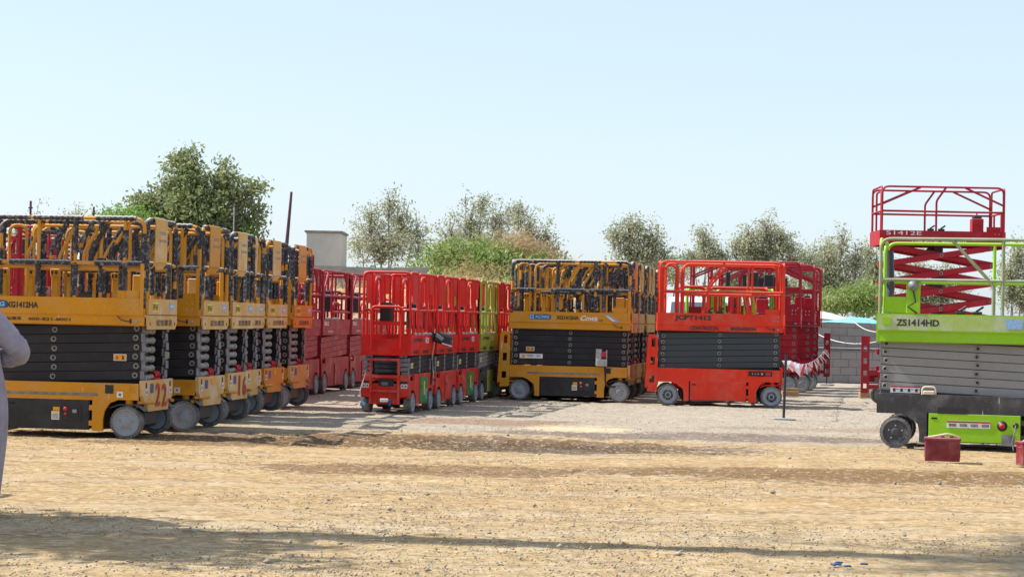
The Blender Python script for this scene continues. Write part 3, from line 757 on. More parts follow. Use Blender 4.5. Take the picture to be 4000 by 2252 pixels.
        if g.get('ladder', 1) == 'plate':
            ld = MB(); X0, X1 = -h2 - .32, -h2 - .17
            zs_ = [.24, .33, .43, .56, .66, .79, .89, 1.02, 1.12, 1.30]
            for y_ in (-hw + .02,):
                ld.box((X0 + .02, y_, .77), (.045, .03, 1.06), mc); ld.box((X1 - .02, y_, .77), (.045, .03, 1.06), mc)
                for k_ in range(0, 9, 2): ld.box(((X0 + X1) / 2, y_, (zs_[k_] + zs_[k_ + 1]) / 2), (.07, .028, zs_[k_ + 1] - zs_[k_]), mc)
            ld.box((-h2 - .10, -hw + .06, .62), (.20, .05, .10), mc); ld.box((-h2 - .10, -hw + .06, .36), (.20, .05, .08), mc)
            ld.obj('ladder', root)
        elif g.get('ladder', 1):
            ld = MB(); lm = mc
            for y0 in (-hw - .03, hw - .02):
                yo0, yo1 = y0, y0 + .05
                ld.prism([(-h2 - .16, 1.26), (-h2 - .02, 1.26), (-h2 - .02, 1.20), (-h2 - .17, 1.20)], yo0, yo1, lm)
                ld.prism([(-h2 - .18, 1.20), (-h2 - .11, 1.20), (-h2 - .15, .34), (-h2 - .22, .30)], yo0, yo1, lm)
                ld.prism([(-h2 - .045, 1.20), (-h2 + .0, 1.20), (-h2 + .0, .26), (-h2 - .06, .24)], yo0, yo1, lm)
                for (z0, z1) in ((1.04, .86), (.72, .52), (.40, .24)):
                    ld.prism([(-h2 - .16, z0), (-h2 - .03, z0), (-h2 - .03, z1), (-h2 - .18, z1)], yo0 + .002, yo1 - .002, lm)
            for z in (.30, .60, .90, 1.2): ld.box((-h2 - .10, 0, z), (.09, W - .0, .03), lm)
            ld.obj('ladder', root)
    else:
        zrr = zr; solid = g.get('solid', 1)
        dr = g.get('front', a0)
        for sy in (-1, 1):
            y = sy * (hw - .012)
            if g['kind'] == 'small':
                paths = [fillet([(a0, y, zs + .1), (a0, y, zm), (a0 + .12, y, zm)], .08) if 0 else [(a0 + .22, y, zt), (a0 + .22, y, zm)],
                         fillet([(a0, y, zt - .06), (a0, y, zr), (a0 + .50, y, zr), (a0 + .50, y, zt)], .10), [(a0, y, zm), (a1, y, zm)],
                         fillet([(a0 + .58, y, zt), (a0 + .58, y, zr - .01), (a1, y, zr - .01), (a1, y, zt - .06)], .10),
                         fillet([(a0 + .72, y, zm + .3), (a0 + .72, y, zr - .07), (a0 + 1.02, y, zr - .07), (a0 + 1.02, y, zm + .06), (a0 + .72, y, zm + .06), (a0 + .72, y, zm + .32)], .11),
                         [(a0 + 1.15, y, zt), (a0 + 1.15, y, zr)], [(a0 + .80, y, zt), (a0 + .80, y, zm)],
                         fillet([(a1 - .1, y, zt), (a1 - .3, y, zm), (a1 - .42, y, zr)], .06)]
            else:
                paths = [fillet([(a0, y, zt - .06), (a0, y, zr), (a1, y, zr), (a1, y, zt - .06)], .10), [(a0, y, zm), (a1, y, zm)],
                         fillet([(a0 + .06, y, zm), (a0 + .22, y, zm + .22), (a0 + .5, y, zr)], .05), fillet([(a1 - .06, y, zm), (a1 - .3, y, zm + .25), (a1 - .52, y, zr)], .05),
                         [(a0 + .8, y, zt), (a0 + .8, y, zr)], fillet([(a0 + .95, y, zt), (a0 + .95, y, zt + .33), (a0 + 1.45, y, zt + .33), (a0 + 1.45, y, zt)], .1), [(a1 - .32, y, zt), (a1 - .32, y, zr)],
                         [(a0 + .8, y, zt + .15), (a1, y, zt + .15)]]
            def extra(mb_e, sy=sy, y=y):
                if solid and g['kind'] == 'small': mb_e.box((a0 + .30, y, zr - .25), (.34, .012, .46), mr); mb_e.box((a0 + .54, y, (zt + zr) / 2), (.09, .03, zr - zt - .03), mr); mb_e.box((a0 + 1.12, y, (zt + zr) / 2), (.08, .03, zr - zt - .03), mr); mb_e.box((a1 - .24, y, zr - .17), (.36, .012, .30), mr)
                if g['kind'] == 'mid': mb_e.box((a1 - .2, y, zr - .2), (.07, .02, .36), mr); mb_e.box((a0 + .03, y, (zt + zr) / 2), (.075, .035, zr - zt - .05), mr)
                if g.get('endpanel'): mb_e.box((a1 - .45, y, (zt + zm) / 2), (.7, .014, zm - zt), mr)
            rail_obj(root, paths, tr, mr, 0, seed, extra=extra)
        ys = hw - .012
        rail_obj(root, [fillet([(a0 - .012, -ys, zt - .12), (a0 - .012, -ys, zr), (a0 - .012, ys, zr), (a0 - .012, ys, zt - .12)], .09),
                        fillet([(a0 - .01, -ys + .0, zm), (a0 - .01, -ys + .12, zm), (a0 - .01, -ys + .12, zt)], .08), fillet([(a0 - .01, ys - .0, zm), (a0 - .01, ys - .12, zm), (a0 - .01, ys - .12, zt)], .08)], tr, mr, name='end_rail')
        gt = MB(); gh = W * .31
        if g['kind'] == 'small': gt.tube(fillet([(a0 - .02, -gh, zb), (a0 - .02, -gh, zm + .05), (a0 - .02, gh, zm + .05), (a0 - .02, gh, zb)], .07), tr, mr, 8)
        else: gt.tube(fillet([(a0 - .02, -gh, zt - .05), (a0 - .02, -gh, zm + .1), (a0 - .02, gh, zm + .1), (a0 - .02, gh, zt - .05)], .07), tr, mr, 8)
        gt.box((a0 - .02, 0, zt + .18), (.022, 2 * gh, .06), mr); gt.box((a0 - .02, 0, zb + .055), (.014, 2 * gh + .04, .20), mp); 
        if g.get('endpanel'): gt.box((a0 - .005, 0, (zt + zm) / 2 - .03), (.012, 2 * gh + .2, zm - zt - .02), mp); gt.box((a0 + .01, -.22, (zm + zr) / 2), (.012, .34, zr - zm - .1), mp)
        gt.obj('entry_gate', root)
        rail_obj(root, [fillet([(a1, -ys, zt), (a1, -ys, zr), (a1, ys, zr), (a1, ys, zt)], .09), [(a1, -ys, zm), (a1, ys, zm)]], tr, mr, name='end_rail')
        q = MB(); q.box((a1 - .10, -.10, zm - .08), (.16, .30, .42), M['dark'], bev=.03); q.box((a1 - .19, -.10, zm + .02), (.01, .15, .05), M['white']); q.obj('document_pouch', root)
        q = MB(); q.box((a0 + .60, .15, zm - .05), (.16, .20, .34), M['dark'], bev=.03); q.obj('control_box', root)
        # end face: bumper, ladder frame and stickers
        e = MB(); X = -h2
        e.box((X - .005, 0, (zc0 + .02 + zl + .10) / 2), (.03, W * .62, zl + .08 - zc0), mc)
        for sy in (-1, 1):
            e.prism([(sy * W * .30, zl + .12), (sy * hw, zl + .12), (sy * hw, zl - .03), (sy * (hw - .03), zl - .09), (sy * W * .30, zl - .12)], X - .022, X + .01, mc, axis='x')
            e.box((X + .03, sy * (hw - .11), zc - .07), (.10, .20, .09), mc); e.box((X - .022, sy * (hw - .10), zc - .13), (.004, .15, .05), M['dark'])
        e.box((X - .024, -.02, .47), (.006, .24, .11), M['dark']); e.box((X - .032, .0, .455), (.012, .10, .05), M['flange'])
        bo = e.obj('bumper_plate', root)
        ld = MB()
        for sy in (-1, 1): ld.box((X - .045, sy * W * .29, (zc0 + .02 + zs - .06) / 2), (.035, .035, zs - .08 - zc0), mc)
        for z in (zs - .07, zc - .04, zc - .26): ld.box((X - .045, 0, z), (.036, W * .60, .032), mc)
        ld.obj('ladder', root)
        st = MB()
        for sy in (-1, 1):
            for k in (0, 1): st.box((X - .026, sy * W * .40 + (k - .5) * .055, zl + .065), (.003, .045, .065), M['white']); st.box((X - .0285, sy * W * .40 + (k - .5) * .055, zl + .065), (.002, .02, .035), M['dark'])
        st.obj('white_sticker', bo)
        if g['kind'] == 'small':
            q = MB(); q.box((X - .04, .0, .20), (.05, .13, .06), M['white'], bev=.01); q.box((X - .045, .03 - .12, .16), (.04, .035, .10), M['badge'], bev=.01); q.obj('charging_socket', root)
    # --- writing
    for t in g.get('text', ()):
        s_, cx, cz, tw, th, face, mat = t[:7]; kw = t[7] if len(t) > 7 else {}
        yoff = {'band': -hw * .992 - .004, 'toe': -hw - .0135}[face] if big else {'band': -hw - .003, 'toe': -hw - .0135}[face]
        letter(pl, s_, (cx, yoff, cz + lift), tw, th, 'f', M[mat], **kw)
    if g.get('xbadge'):
        bx, bz = g['xbadge']
        b = MB(); yb = -hw - .012
        outl = [(bx - .20, bz - .045), (bx - .20, bz + .045)] + [(bx + .16 + .045 * math.sin(a), bz + .045 * math.cos(a)) for a in [k * math.pi / 8 for k in range(9)]]
        b.prism(outl, yb - .003, yb, M['badge'])
        b.box((bx - .155, yb - .005, bz), (.075, .004, .075), M['ink_blue'])
        b.prism([(bx - .18, bz + .025), (bx - .13, bz + .025), (bx - .14, bz - .012), (bx - .155, bz - .028), (bx - .17, bz - .012)], yb - .0095, yb - .0075, M['badge'])
        b.prism([(bx - .168, bz + .012), (bx - .142, bz + .012), (bx - .155, bz - .010)], yb - .012, yb - .010, M['ink_blue'])
        bo = b.obj('emblem', pl); letter(bo, 'XCMG', (bx + .035, yb - .0065, bz), .27, .055, 'f', M['ink_blue'], .04, slant=.15)
    return root

def place(o, x, y, yaw, label, group=None, cat='scissor lift'):
    o.location = (x, y, 0); o.rotation_euler = (0, 0, R(yaw)); tag(o, label, cat, group); return o
def relation(o, yaw, cx, cy, lx, ly):
    """world position of origin so that local point lx,ly lands on cx,cy"""
    c, s = math.cos(R(yaw)), math.sin(R(yaw)); return cx - (c * lx - s * ly), cy - (s * lx + c * ly)
def at(px, Y):      # photo column (2576 wide) and distance to world x
    return (px - 1288) / 4970 * Y

XT = ('XG1412HA', .0, 1.535, .39, .075, 'toe', 'ink', dict(bold=.045))
YK = dict(kind='big', chassis='yellow', arm='black_arm', rail='yellow_rail', plat='yellow', door='black_paint', foam=.74, tr=.0225, box=1, strip=1, spring=1, panel=1, pins=1)
G1 = 'yellow scissor lifts in the left row'
YK1 = dict(YK, end_m='yellow_dusty', end_text=1, xbadge=(-.75, 1.54), arm_sticker=(.80, 'sticker_orange'), slope=.034, seed=3,
           text=[('XG1412HA', -.37, 1.535, .40, .072, 'toe', 'ink', dict(bold=.045)), ('宏信建发', -.50, 1.375, .25, .040, 'band', 'ink', dict(bold=.02)), ('400-821-8001', -.04, 1.372, .52, .034, 'band', 'ink', dict(bold=.02))])
specs1 = [  # near corner x, Y, yaw, dict
    (-4.28, 23.05, -7.5, dict(number='22', box_m='yellow_dusty')),
    (-3.90, 24.75, -8.0, dict(seed=5, box_m='yellow', end_m='yellow_dusty')),
    (-3.80, 26.60, -8.0, dict(seed=8, number='16')),
    (-3.83, 27.90, -8.5, dict(seed=12, tags=1)),
    (-3.66, 29.35, -8.5, dict(seed=4, bumper_m='yellow_orange', number=None)),
    (-3.475, 31.2, -9.0, dict(seed=9, box_m='yellow', end_m='yellow_orange', bumper_m='yellow_dusty'))]
labs1 = ['nearest yellow scissor lift on the left, red 22 sprayed on its end plate',
         'yellow scissor lift directly behind the one numbered 22, plain dusty bumper plate',
         'dust-coated yellow scissor lift, third in the left row, faint 16 on its bumper',
         'yellow scissor lift fourth in the left row, almost hidden behind the dust-coated one',
         'yellow scissor lift in the left row with a bright orange sprayed bumper plate',
         'last yellow scissor lift of the left row, yellow digger-shaped case on its chassis']
left_row = []
for i, ((cx, cy, yaw, kw), lab) in enumerate(zip(specs1, labs1)):
    P = dict(YK1); P.update(kw)
    if P.get('number') is None: P.pop('number', None)
    if i: P['arm_sticker'] = (.62 if i != 3 else .9, 'sticker_yellow')
    o = make_lift(P); x, y = relation(o, yaw, cx, cy, P.get('L', 2.23) / 2, -.6); place(o, x, y, yaw, lab, G1); left_row.append((x, y, yaw, o))
    for ch in o.children:
        if ch.name.startswith('wheel') and ch.location.x > 0: ch.rotation_euler.z = R((2, 9, -7, 5, -9, 8)[i])
# centre yellow block
P = dict(YK, foam=.6, seed=21, slope=-.004, xbadge=(-.56, 1.54), arm_sticker=(-.75, 'sticker_orange'), guard_sticker=1, end_m='yellow_dusty', bumper_m='yellow_dusty', tags=0, posts=(-.25, .45, .62),
         text=[('XG1412HA', -.05, 1.53, .42, .072, 'toe', 'ink', dict(bold=.045)), ('Cowa', .35, 1.53, .32, .10, 'toe', 'ink_white', dict(bold=.03, slant=.3)), ('X2', .56, 1.49, .09, .04, 'toe', 'ink', dict(slant=.3))], panel_x=.30, box_m='yellow_orange')
cyaw = -8.5
o = make_lift(P); cx0, cy0 = relation(o, cyaw, 2.19, 36.25, 1.115, -.6)
st = MB(); st.prism([(.62, 1.60), (.70, 1.60), (.90, 1.475), (.95, 1.46), (.80, 1.475)], -.618, -.6145, M['sticker_blue']); st.prism([(.66, 1.57), (.70, 1.57), (.84, 1.48), (.78, 1.48)], -.6215, -.619, M['white'])
st.obj('emblem', [c for c in o.children if c.name.startswith('platform')][0])
place(o, cx0, cy0, cyaw, 'yellow scissor lift with white scrawl on its platform, broadside at front of centre block', 'yellow scissor lifts in the centre block')
labs2 = ['yellow scissor lift directly behind the broadside one of the centre block', 'yellow scissor lift third from the front of the centre block, only its end panels showing',
         'yellow scissor lift fourth from the front of the centre block, pale dusty end panels', 'rearmost yellow scissor lift of the centre block, next to the bright red lift']
proto2 = make_lift(dict(YK, seed=33, xbadge=(-.56, 1.54), panel=0, end_m='yellow_dusty', box_m='yellow_dusty', tags=0))
for k, lab in enumerate(labs2):
    c = proto2 if k == 0 else copy_tree(proto2)
    d = 1.36 * (k + 1); s_ = .150
    place(c, cx0 + s_ * d + (.03 if k % 2 else 0), cy0 + d * .99, cyaw + (-1, .5, -.5, 1)[k], lab, 'yellow scissor lifts in the centre block')
# bright red lift and the crimson ones behind it
JT = [('JCPT1412', -.50, 1.565, .66, .11, 'toe', 'ink', dict(bold=.05)), ('CDHORIZON', -.30, 1.392, .52, .068, 'band', 'ink', dict(bold=.04)), ('8002450034', .40, 1.392, .46, .062, 'band', 'ink', dict(bold=.04))]
P = dict(kind='big', L=2.24, chassis='orange_red', arm='slate_arm', rail='orange_red', plat='orange_red', door='orange_red', rim='rim', dark_hub=1, style='bent', slope=.032, pins=1, seed=2, text=JT, tags=0, zr=2.585, zm=2.05, zs=1.335, zb=1.45, zt=1.66, zc=.665, end_m='orange_red', pocket=0, flange='slate_arm')
o = make_lift(P)
q = MB(); q.box((.72, -.606, .595), (.42, .012, .085), M['black_paint']); q.lathe([(.02, 0), (.02, -.012), (.001, -.012)], (.75, -.612, .595), M['sticker_orange'], seg=12)
for k in range(3): q.lathe([(.013, 0), (.013, -.008), (.001, -.008)], (.58 + k * .05, -.612, .595), M['steel'], seg=8)
q.box((.86, -.613, .595), (.09, .004, .06), M['sticker_red']); q.obj('control_panel', o)
jyaw = -3.0; jx, jy = relation(o, jyaw, 2.84, 35.55, -.925, -.6)
place(o, jx, jy, jyaw, 'bright orange-red scissor lift with dark gray arms, broadside in front of the crimson lifts')
CR = dict(kind='big', chassis='crimson', arm='crimson', rail='crimson', plat='crimson', door='crimson', rim='rim', style='truss', flange='crimson', tube='crimson', seed=6, tags=0, pouch=1, zc=.72, zs=1.46, zb=1.56, zt=1.83, zm=2.26, zr=2.80, n=5, r=.20, L=2.34, end_m='crimson_pale', bumper_m='crimson', ladder='plate')
crim = make_lift(CR)
labs3 = ['crimson scissor lift nearest behind the bright red one, wooden block under its front wheel', 'crimson scissor lift second behind the bright red one, pale chalky end panel',
         'crimson scissor lift third behind the bright red one', 'rearmost crimson scissor lift behind the bright red one, slotted ladder plate at its right end']
for k, lab in enumerate(labs3):
    c = crim if k == 0 else copy_tree(crim)
    px, Y = ((1994, 41.7), (2028, 43.5), (2046, 45.2), (2060, 47.0))[k]; yw = (-8, -9, -9, 171)[k]
    cx, cy = at(px, Y), Y
    lx, ly = (1.0, -.6) if k < 3 else (-1.2, .6)
    x, y = relation(c, yw, cx, cy, lx, ly); place(c, x, y, yw, lab, 'crimson scissor lifts behind the bright red one')
# ------- small lifts
ST = [('JCPT0607', -.35, 1.12, .62, .07, 'toe', 'ink', dict(bold=.045)), ('CDHORIZON', -.45, .94, .38, .05, 'band', 'ink', dict(bold=.045)), ('8002450034', .25, .94, .40, .05, 'band', 'ink', dict(bold=.045)),
      ('R', .22, 1.12, .10, .09, 'toe', 'ink_white', dict(bold=.04)), ('D', .34, 1.12, .10, .09, 'toe', 'ink_white', dict(bold=.04))]
SR = dict(SML, kind='small', L=1.70, chassis='red_side', arm='black_arm', rail='red', plat='red', door='green_door', rim='rim', tube='rim_dark', tr=.0205, text=ST, slope=.04, door_sticker=1, seed=1, arm_sticker=(-.55, 'sticker_yellow'), pins=1, zr=2.165)
yaw4 = 79.7
def col4(k): return (-1.545 + .179 * 1.84 * k, 30.35 + .984 * 1.84 * k)
G4 = 'small scissor lifts parked nose to tail in the middle column'
reds = make_lift(SR)
variants = [(None, 'small red scissor lift leading the middle column, entry gate facing the camera, green door'),
            (dict(SR, door='red_side', door_sticker=0), 'small red scissor lift second in the middle column, red door, black box on its side'),
            ('copy', 'small red scissor lift third in the middle column, green side door'),
            (dict(SR, chassis='charcoal', arm='gray_arm', rail='olive', plat='olive', door='olive', door_sticker=0, solid=0), 'small olive green scissor lift with gray arms in the middle column'),
            (dict(SR, door='red_side', door_sticker=0, arm_sticker=(-.3, 'sticker_yellow')), 'small red scissor lift behind the olive green one'),
            ('copy', 'small red scissor lift at the far end of the middle column')]
last = reds
for k, (v, lab) in enumerate(variants):
    if v is None: c = reds
    elif v == 'copy': c = copy_tree(reds if k == 2 else last)
    else: c = make_lift(v); last = c
    cx, cy = col4(k); x, y = relation(c, yaw4, cx, cy, -.85, -.38); place(c, x, y, yaw4 + (0, .6, -.5, .4, 0, .3)[k], lab, G4)
# crimson column of mid-size lifts behind the left row
MK = dict(MID, kind='mid', L=2.5, wb=2.0, chassis='crimson', arm='crimson', rail='crimson', plat='crimson', door='crimson', rim='rim', tr=.021, slope=.035, flange='crimson', tube='crimson',
          text=[('S0612', -.95, 1.325, .40, .085, 'toe', 'ink_white', dict(bold=.045)), ('CDHORIZON', -.55, 1.17, .45, .045, 'band', 'ink_white', {})])
mid = make_lift(MK); yaw5 = 83.0; n5 = 0
mid_tall = make_lift(dict(MK, n=6, zs=1.50, zb=1.66, zt=1.88, zm=2.30, zr=2.76, endpanel=1)); n6 = 0
place(mid, 0, 0, 0, '')
def place_mid(cx, cy, yaw, lab, grp):
    global n5
    c = mid if n5 == 0 else copy_tree(mid); n5 += 1
    x, y = relation(c, yaw, cx, cy, -1.0, -.56); place(c, x, y, yaw, lab, grp)
G5 = 'crimson scissor lifts in the column right of the left row'
for k, lab in enumerate(['crimson scissor lift just right of the last yellow one of the left row', 'crimson scissor lift lettered S0612 between the yellow row and the small red lifts',
                         'crimson scissor lift partly hidden behind the front small red lift', 'crimson scissor lift farthest back in its column, behind the small red lifts']):
    place_mid(-3.55 + .11 * 2.87 * (k - 1), 37.8 + 2.87 * (k - 1), yaw5, lab, G5)
# crimson lifts seen through the rails of the left row
G6 = 'crimson scissor lifts behind the left yellow row'
spots = [(-4.95, 33.9, 'crimson scissor lift seen through the rails of the fifth yellow lift'), (-6.15, 34.1, 'crimson scissor lift seen between the second and third yellow lifts'),
         (-4.9, 37.4, 'crimson scissor lift behind the gap before the last yellow lift'), (-7.6, 34.6, 'crimson scissor lift seen through the right half of the nearest yellow lift'),
         (-6.1, 37.9, 'crimson scissor lift deep behind the second yellow lift'), (-9.0, 35.2, 'crimson scissor lift seen through the far left rails of the nearest yellow lift')]
for x, y, lab in spots:
    c = mid_tall if n6 == 0 else copy_tree(mid_tall); n6 += 1; yw = yaw5 + rng.uniform(-2, 2)
    x_, y_ = relation(c, yw, x, y, -1.0, -.56); place(c, x_, y_, yw, lab, G6)
for k, (x, y, yw, lab) in enumerate([(-8.2, 29.3, -8, 'tall crimson scissor lift behind the nearest yellow one at the left edge'), (-8.0, 31.0, -9, 'second tall crimson scissor lift behind the left edge rails'),
                                    (-8.3, 41.5, -7, 'tall crimson scissor lift far behind the nearest yellow one'), (-5.6, 43.0, -7, 'tall crimson scissor lift far behind the middle of the yellow row')]):
    c = copy_tree(crim); place(c, x, y, yw, lab, 'tall crimson scissor lifts behind the left yellow row')
# small lifts standing broadside behind the bright red one
v = make_lift(dict(SR, chassis='orange_red', rail='orange_red', plat='orange_red', arm='slate_arm', door='orange_red', door_sticker=0, solid=0, text=()))
place(v, at(1815, 37.6), 37.6, -3, 'small orange-red scissor lift seen through the rails of the bright red one')
v = make_lift(dict(SR, chassis='charcoal', rail='lime', plat='lime', arm='gray_arm', door='lime', door_sticker=0, solid=0, text=()))
place(v, at(1835, 39.2), 39.2, -4, 'small lime green scissor lift seen through the rails of the bright red one')
# green lift at the right
P = dict(kind='big', L=2.42, W=1.38, wb=1.95, chassis='charcoal', arm='gray_arm', rail='rail_dusty', plat='lime', door='lime', rim='rim_dark', style='green', rail_back='lime', slope=-.034, tr=.021, seed=4, ladder=0, tags=0,
         zc=.665, zs=1.30, zb=1.44, zt=1.655, zm=2.07, zr=2.575, danger_sticker=1, flange='gray_arm', pocket=0, r=.19,
         text=[('ZS1414HD', -.73, 1.545, .52, .085, 'toe', 'ink', dict(bold=.04)), ], n=6)
gl = make_lift(P, 'scissor_lift')
gyaw = -14.0
x, y = relation(gl, gyaw, 4.535, 24.45, -1.21, -.69)
place(gl, x, y, gyaw, 'lime green scissor lift with gray arms and black chassis at the right edge')
pf = [c for c in gl.children if c.name.startswith('platform')][0]
q = MB(); hw = .69
q.box((0, -hw - .0105, 1.545), (2.415, .003, .185), M['lime_dusty']); q.obj('dusty_toe_board', pf)
q = MB(); q.box((.42, -hw - .0165, 1.55), (.20, .004, .12), M['sticker_blue']); q.obj('blue_sticker', pf)
q = MB(); q.box((-1.10, -hw - .018, 1.56), (.10, .008, .09), M['lime']); q.box((-1.0, -hw + .04, 1.76), (.3, .02, .2), M['lime'], bev=.01); q.box((-.79, -hw + .03, 1.86), (.17, .03, .40), M['lime'], bev=.01)
q.lathe([(.065, 0), (.065, -.03), (.001, -.045)], (-.79, -hw + .01, 2.0), M['flange'], seg=16); q.tube([(-.79, -hw - .01, 1.94), (-.76, -hw - .02, 1.8), (-.85, -hw - .02, 1.74), (-.74, -hw - .01, 1.66)], .011, M['dark'], 6); q.obj('control_box', gl)
q = MB(); q.tube([(-1.12, -.05, 2.45), (-1.10, -.05, 1.95), (-1.13, -.05, 1.8)], .05, M['rim_dark'], 8); q.box((-1.10, -.0, 2.2), (.06, .10, .42), M['dark'], bev=.01); q.obj('document_tube', gl)
for hx in (-.30, .78):
    q = MB(); q.box((hx, -hw - .001, .475), (.36 if hx > 0 else .34, .008, .075), M['dark']); q.obj('fork_pocket', gl)
dr = [c for c in gl.children if c.name.startswith('equipment_door')][0]
q = MB(); q.box((-.10, -hw - .007, .315), (.52, .004, .085), M['white']); q.box((-.10, -hw - .0105, .345), (.52, .003, .02), M['sticker_red'])
for k in range(4): q.box((-.29 + k * .13, -hw - .0105, .305), (.09, .003, .035), M['flange'])
q.obj('warning_sticker', dr)
q = MB(); q.lathe([(.062, 0), (.062, -.006), (.045, -.006), (.045, -.02), (.001, -.028)], (.30, -hw - .005, .31), M['dark'], seg=18); q.lathe([(.036, -.0), (.036, -.033), (.001, -.038)], (.30, -hw - .005, .31), M['sticker_red'], seg=16)
q.lathe([(.035, 0), (.035, -.006), (.001, -.006)], (.46, -hw - .005, .32), M['dark'], seg=16); q.box((.37, -hw - .007, .14), (.15, .004, .13), M['flange']); q.obj('emergency_button', dr)
q = MB(); q.tube([(.46, -hw - .01, .32), (.45, -hw - .04, .25), (.42, -hw - .05, .12), (.44, -hw - .05, .02)], .008, M['flange'], 6); q.obj('charging_cable', gl)
q = MB(); q.tube(fillet([(-.66, -hw + .02, .665), (-.66, -hw + .02, .76), (-.50, -hw + .02, .76), (-.50, -hw + .02, .665)], .07), .012, M['strap'], 6); q.box((-.58, -hw + .02, .69), (.14, .05, .05), M['strap'], bev=.01); q.obj('beacon', gl)
# raised crimson lift
P = dict(kind='big', pouch=0, L=2.30, chassis='crimson', arm='crimson', rail='crimson', plat='crimson', door='crimson', rim='rim', style='truss', seed=6, tags=0, **{'raise': 1.72}, pairs=7, zr=2.40, zm=1.94, zt=1.58, zb=1.45, zs=1.30, tr=.020, end_m='crimson', ladder='plate', flange='crimson',
         text=[('S1412E', -.72, 1.53, .66, .075, 'toe', 'ink_white', dict(bold=.0)), ('CDHORIZON', -.32, 1.375, .48, .058, 'band', 'ink_white', dict(bold=.02)), ('8002450034', .22, 1.375, .46, .055, 'band', 'ink_white', dict(bold=.02))])
ry = 37.0; rl = make_lift(P); place(rl, at(2370, ry), ry + .6, -1.5, 'raised crimson scissor lift with open scissor arms behind the green one')

# ------------------------------------------------------------ ground, mounds, walls
def value_noise(X, Y, cell, seed):
    r_ = np.random.default_rng(seed); T = r_.random((256, 256))
    x, y = X / cell, Y / cell; xi, yi = np.floor(x).astype(int), np.floor(y).astype(int); fx, fy = x - xi, y - yi
    fx = fx * fx * (3 - 2 * fx); fy = fy * fy * (3 - 2 * fy)
    a, b, c, d = T[xi % 256, yi % 256], T[(xi + 1) % 256, yi % 256], T[xi % 256, (yi + 1) % 256], T[(xi + 1) % 256, (yi + 1) % 256]
    return (a * (1 - fx) + b * fx) * (1 - fy) + (c * (1 - fx) + d * fx) * fy - .5
def axis(lo, f0, f1, hi, st):
    a = np.arange(f0, f1, st); k = st; l = [f0]
    while l[-1] > lo: k *= 1.35; l.append(l[-1] - k)
    k = st; h = [f1]
    while h[-1] < hi: k *= 1.35; h.append(h[-1] + k)
    return np.concatenate([np.array(l[:0:-1]), a, np.array(h)])
xs = axis(-700, -11, 12.5, 700, .065); ys = axis(-60, 10.0, 38, 1500, .065)
GX, GY = np.meshgrid(xs, ys, indexing='ij')
H = .024 * value_noise(GX, GY * 1.6, 1.7, 1) + .016 * value_noise(GX, GY * 1.5, .45, 2) + .018 * value_noise(GX, GY, .17, 3)
for cx, cy, rx, ry, am in ((-1.0, 23.8, 3.2, 1.1, .04), (2.6, 26.0, 2.6, .9, .03), (4.2, 19.8, 3.2, .8, .025), (-.6, 19.5, 1.8, .6, .025)):
    e = np.exp(-(((GX - cx) / rx) ** 2 + ((GY - cy) / ry) ** 2)); H += am * e * (.2 + 2.4 * value_noise(GX, GY, .16, 5) + .6 * value_noise(GX, GY * 2, .6, 6))
H = np.where(GY > 200, 0, H) - .012
nx, ny = len(xs), len(ys)
me = bpy.data.meshes.new('ground'); me.vertices.add(nx * ny); me.vertices.foreach_set('co', np.stack([GX, GY, H], -1).ravel())
ii, jj = np.meshgrid(np.arange(nx - 1), np.arange(ny - 1), indexing='ij'); q = (ii * ny + jj).ravel()
F4 = np.stack([q, q + ny, q + ny + 1, q + 1], -1); nf_ = len(F4)
me.loops.add(4 * nf_); me.loops.foreach_set('vertex_index', F4.ravel()); me.polygons.add(nf_)
me.polygons.foreach_set('loop_start', np.arange(nf_) * 4); me.polygons.foreach_set('loop_total', np.full(nf_, 4)); me.polygons.foreach_set('use_smooth', np.ones(nf_, bool))
me.update(); me.materials.append(M['ground']); go = bpy.data.objects.new('ground', me); COL.objects.link(go); tag(go, 'sandy yard ground with gravel and damp patches', kind='structure')

# loose stones
def stones(n, ylo, yhi, smin, smax):
    Y = ylo * (yhi / ylo) ** rng.random(n); X = (rng.random(n) - .5) * Y * .56
    s = smin + (smax - smin) * rng.random(n) ** 3.5
    keep = (value_noise(X, Y, .9, 31) + .6 * value_noise(X, Y, 2.6, 32) + rng.random(n) * .5) > .22; X, Y, s = X[keep], Y[keep], s[keep]; n = len(X)
    base = np.array([(1, 0, 0), (0, 1, 0), (-1, 0, 0), (0, -1, 0), (0, 0, .75), (0, 0, -.4)])
    V = base[None] * (.65 + .7 * rng.random((n, 6, 1))) * s[:, None, None]
    a = rng.random(n) * 6.28; ca, sa = np.cos(a)[:, None], np.sin(a)[:, None]
    x, y = V[..., 0] * ca - V[..., 1] * sa * .8, V[..., 0] * sa + V[..., 1] * ca * .8
    V = np.stack([x + X[:, None], y + Y[:, None], V[..., 2] + s[:, None] * .12], -1)
    Fb = np.array([(0, 1, 4), (1, 2, 4), (2, 3, 4), (3, 0, 4), (1, 0, 5), (2, 1, 5), (3, 2, 5), (0, 3, 5)])
    return V.reshape(-1, 3), (Fb[None] + 6 * np.arange(n)[:, None, None]).reshape(-1, 3)
def tri_mesh(name, V, Fc, mat):
    me = bpy.data.meshes.new(name); me.vertices.add(len(V)); me.vertices.foreach_set('co', V.ravel()); k = len(Fc)
    me.loops.add(3 * k); me.loops.foreach_set('vertex_index', Fc.ravel()); me.polygons.add(k)
    me.polygons.foreach_set('loop_start', np.arange(k) * 3); me.polygons.foreach_set('loop_total', np.full(k, 3)); me.update(); me.materials.append(mat)
    o = bpy.data.objects.new(name, me); COL.objects.link(o); return o
V, Fc = stones(90000, 10.5, 40, .003, .013); o = tri_mesh('gravel', V, Fc, M['stone']); tag(o, 'loose stones and grit scattered over the yard', kind='stuff')
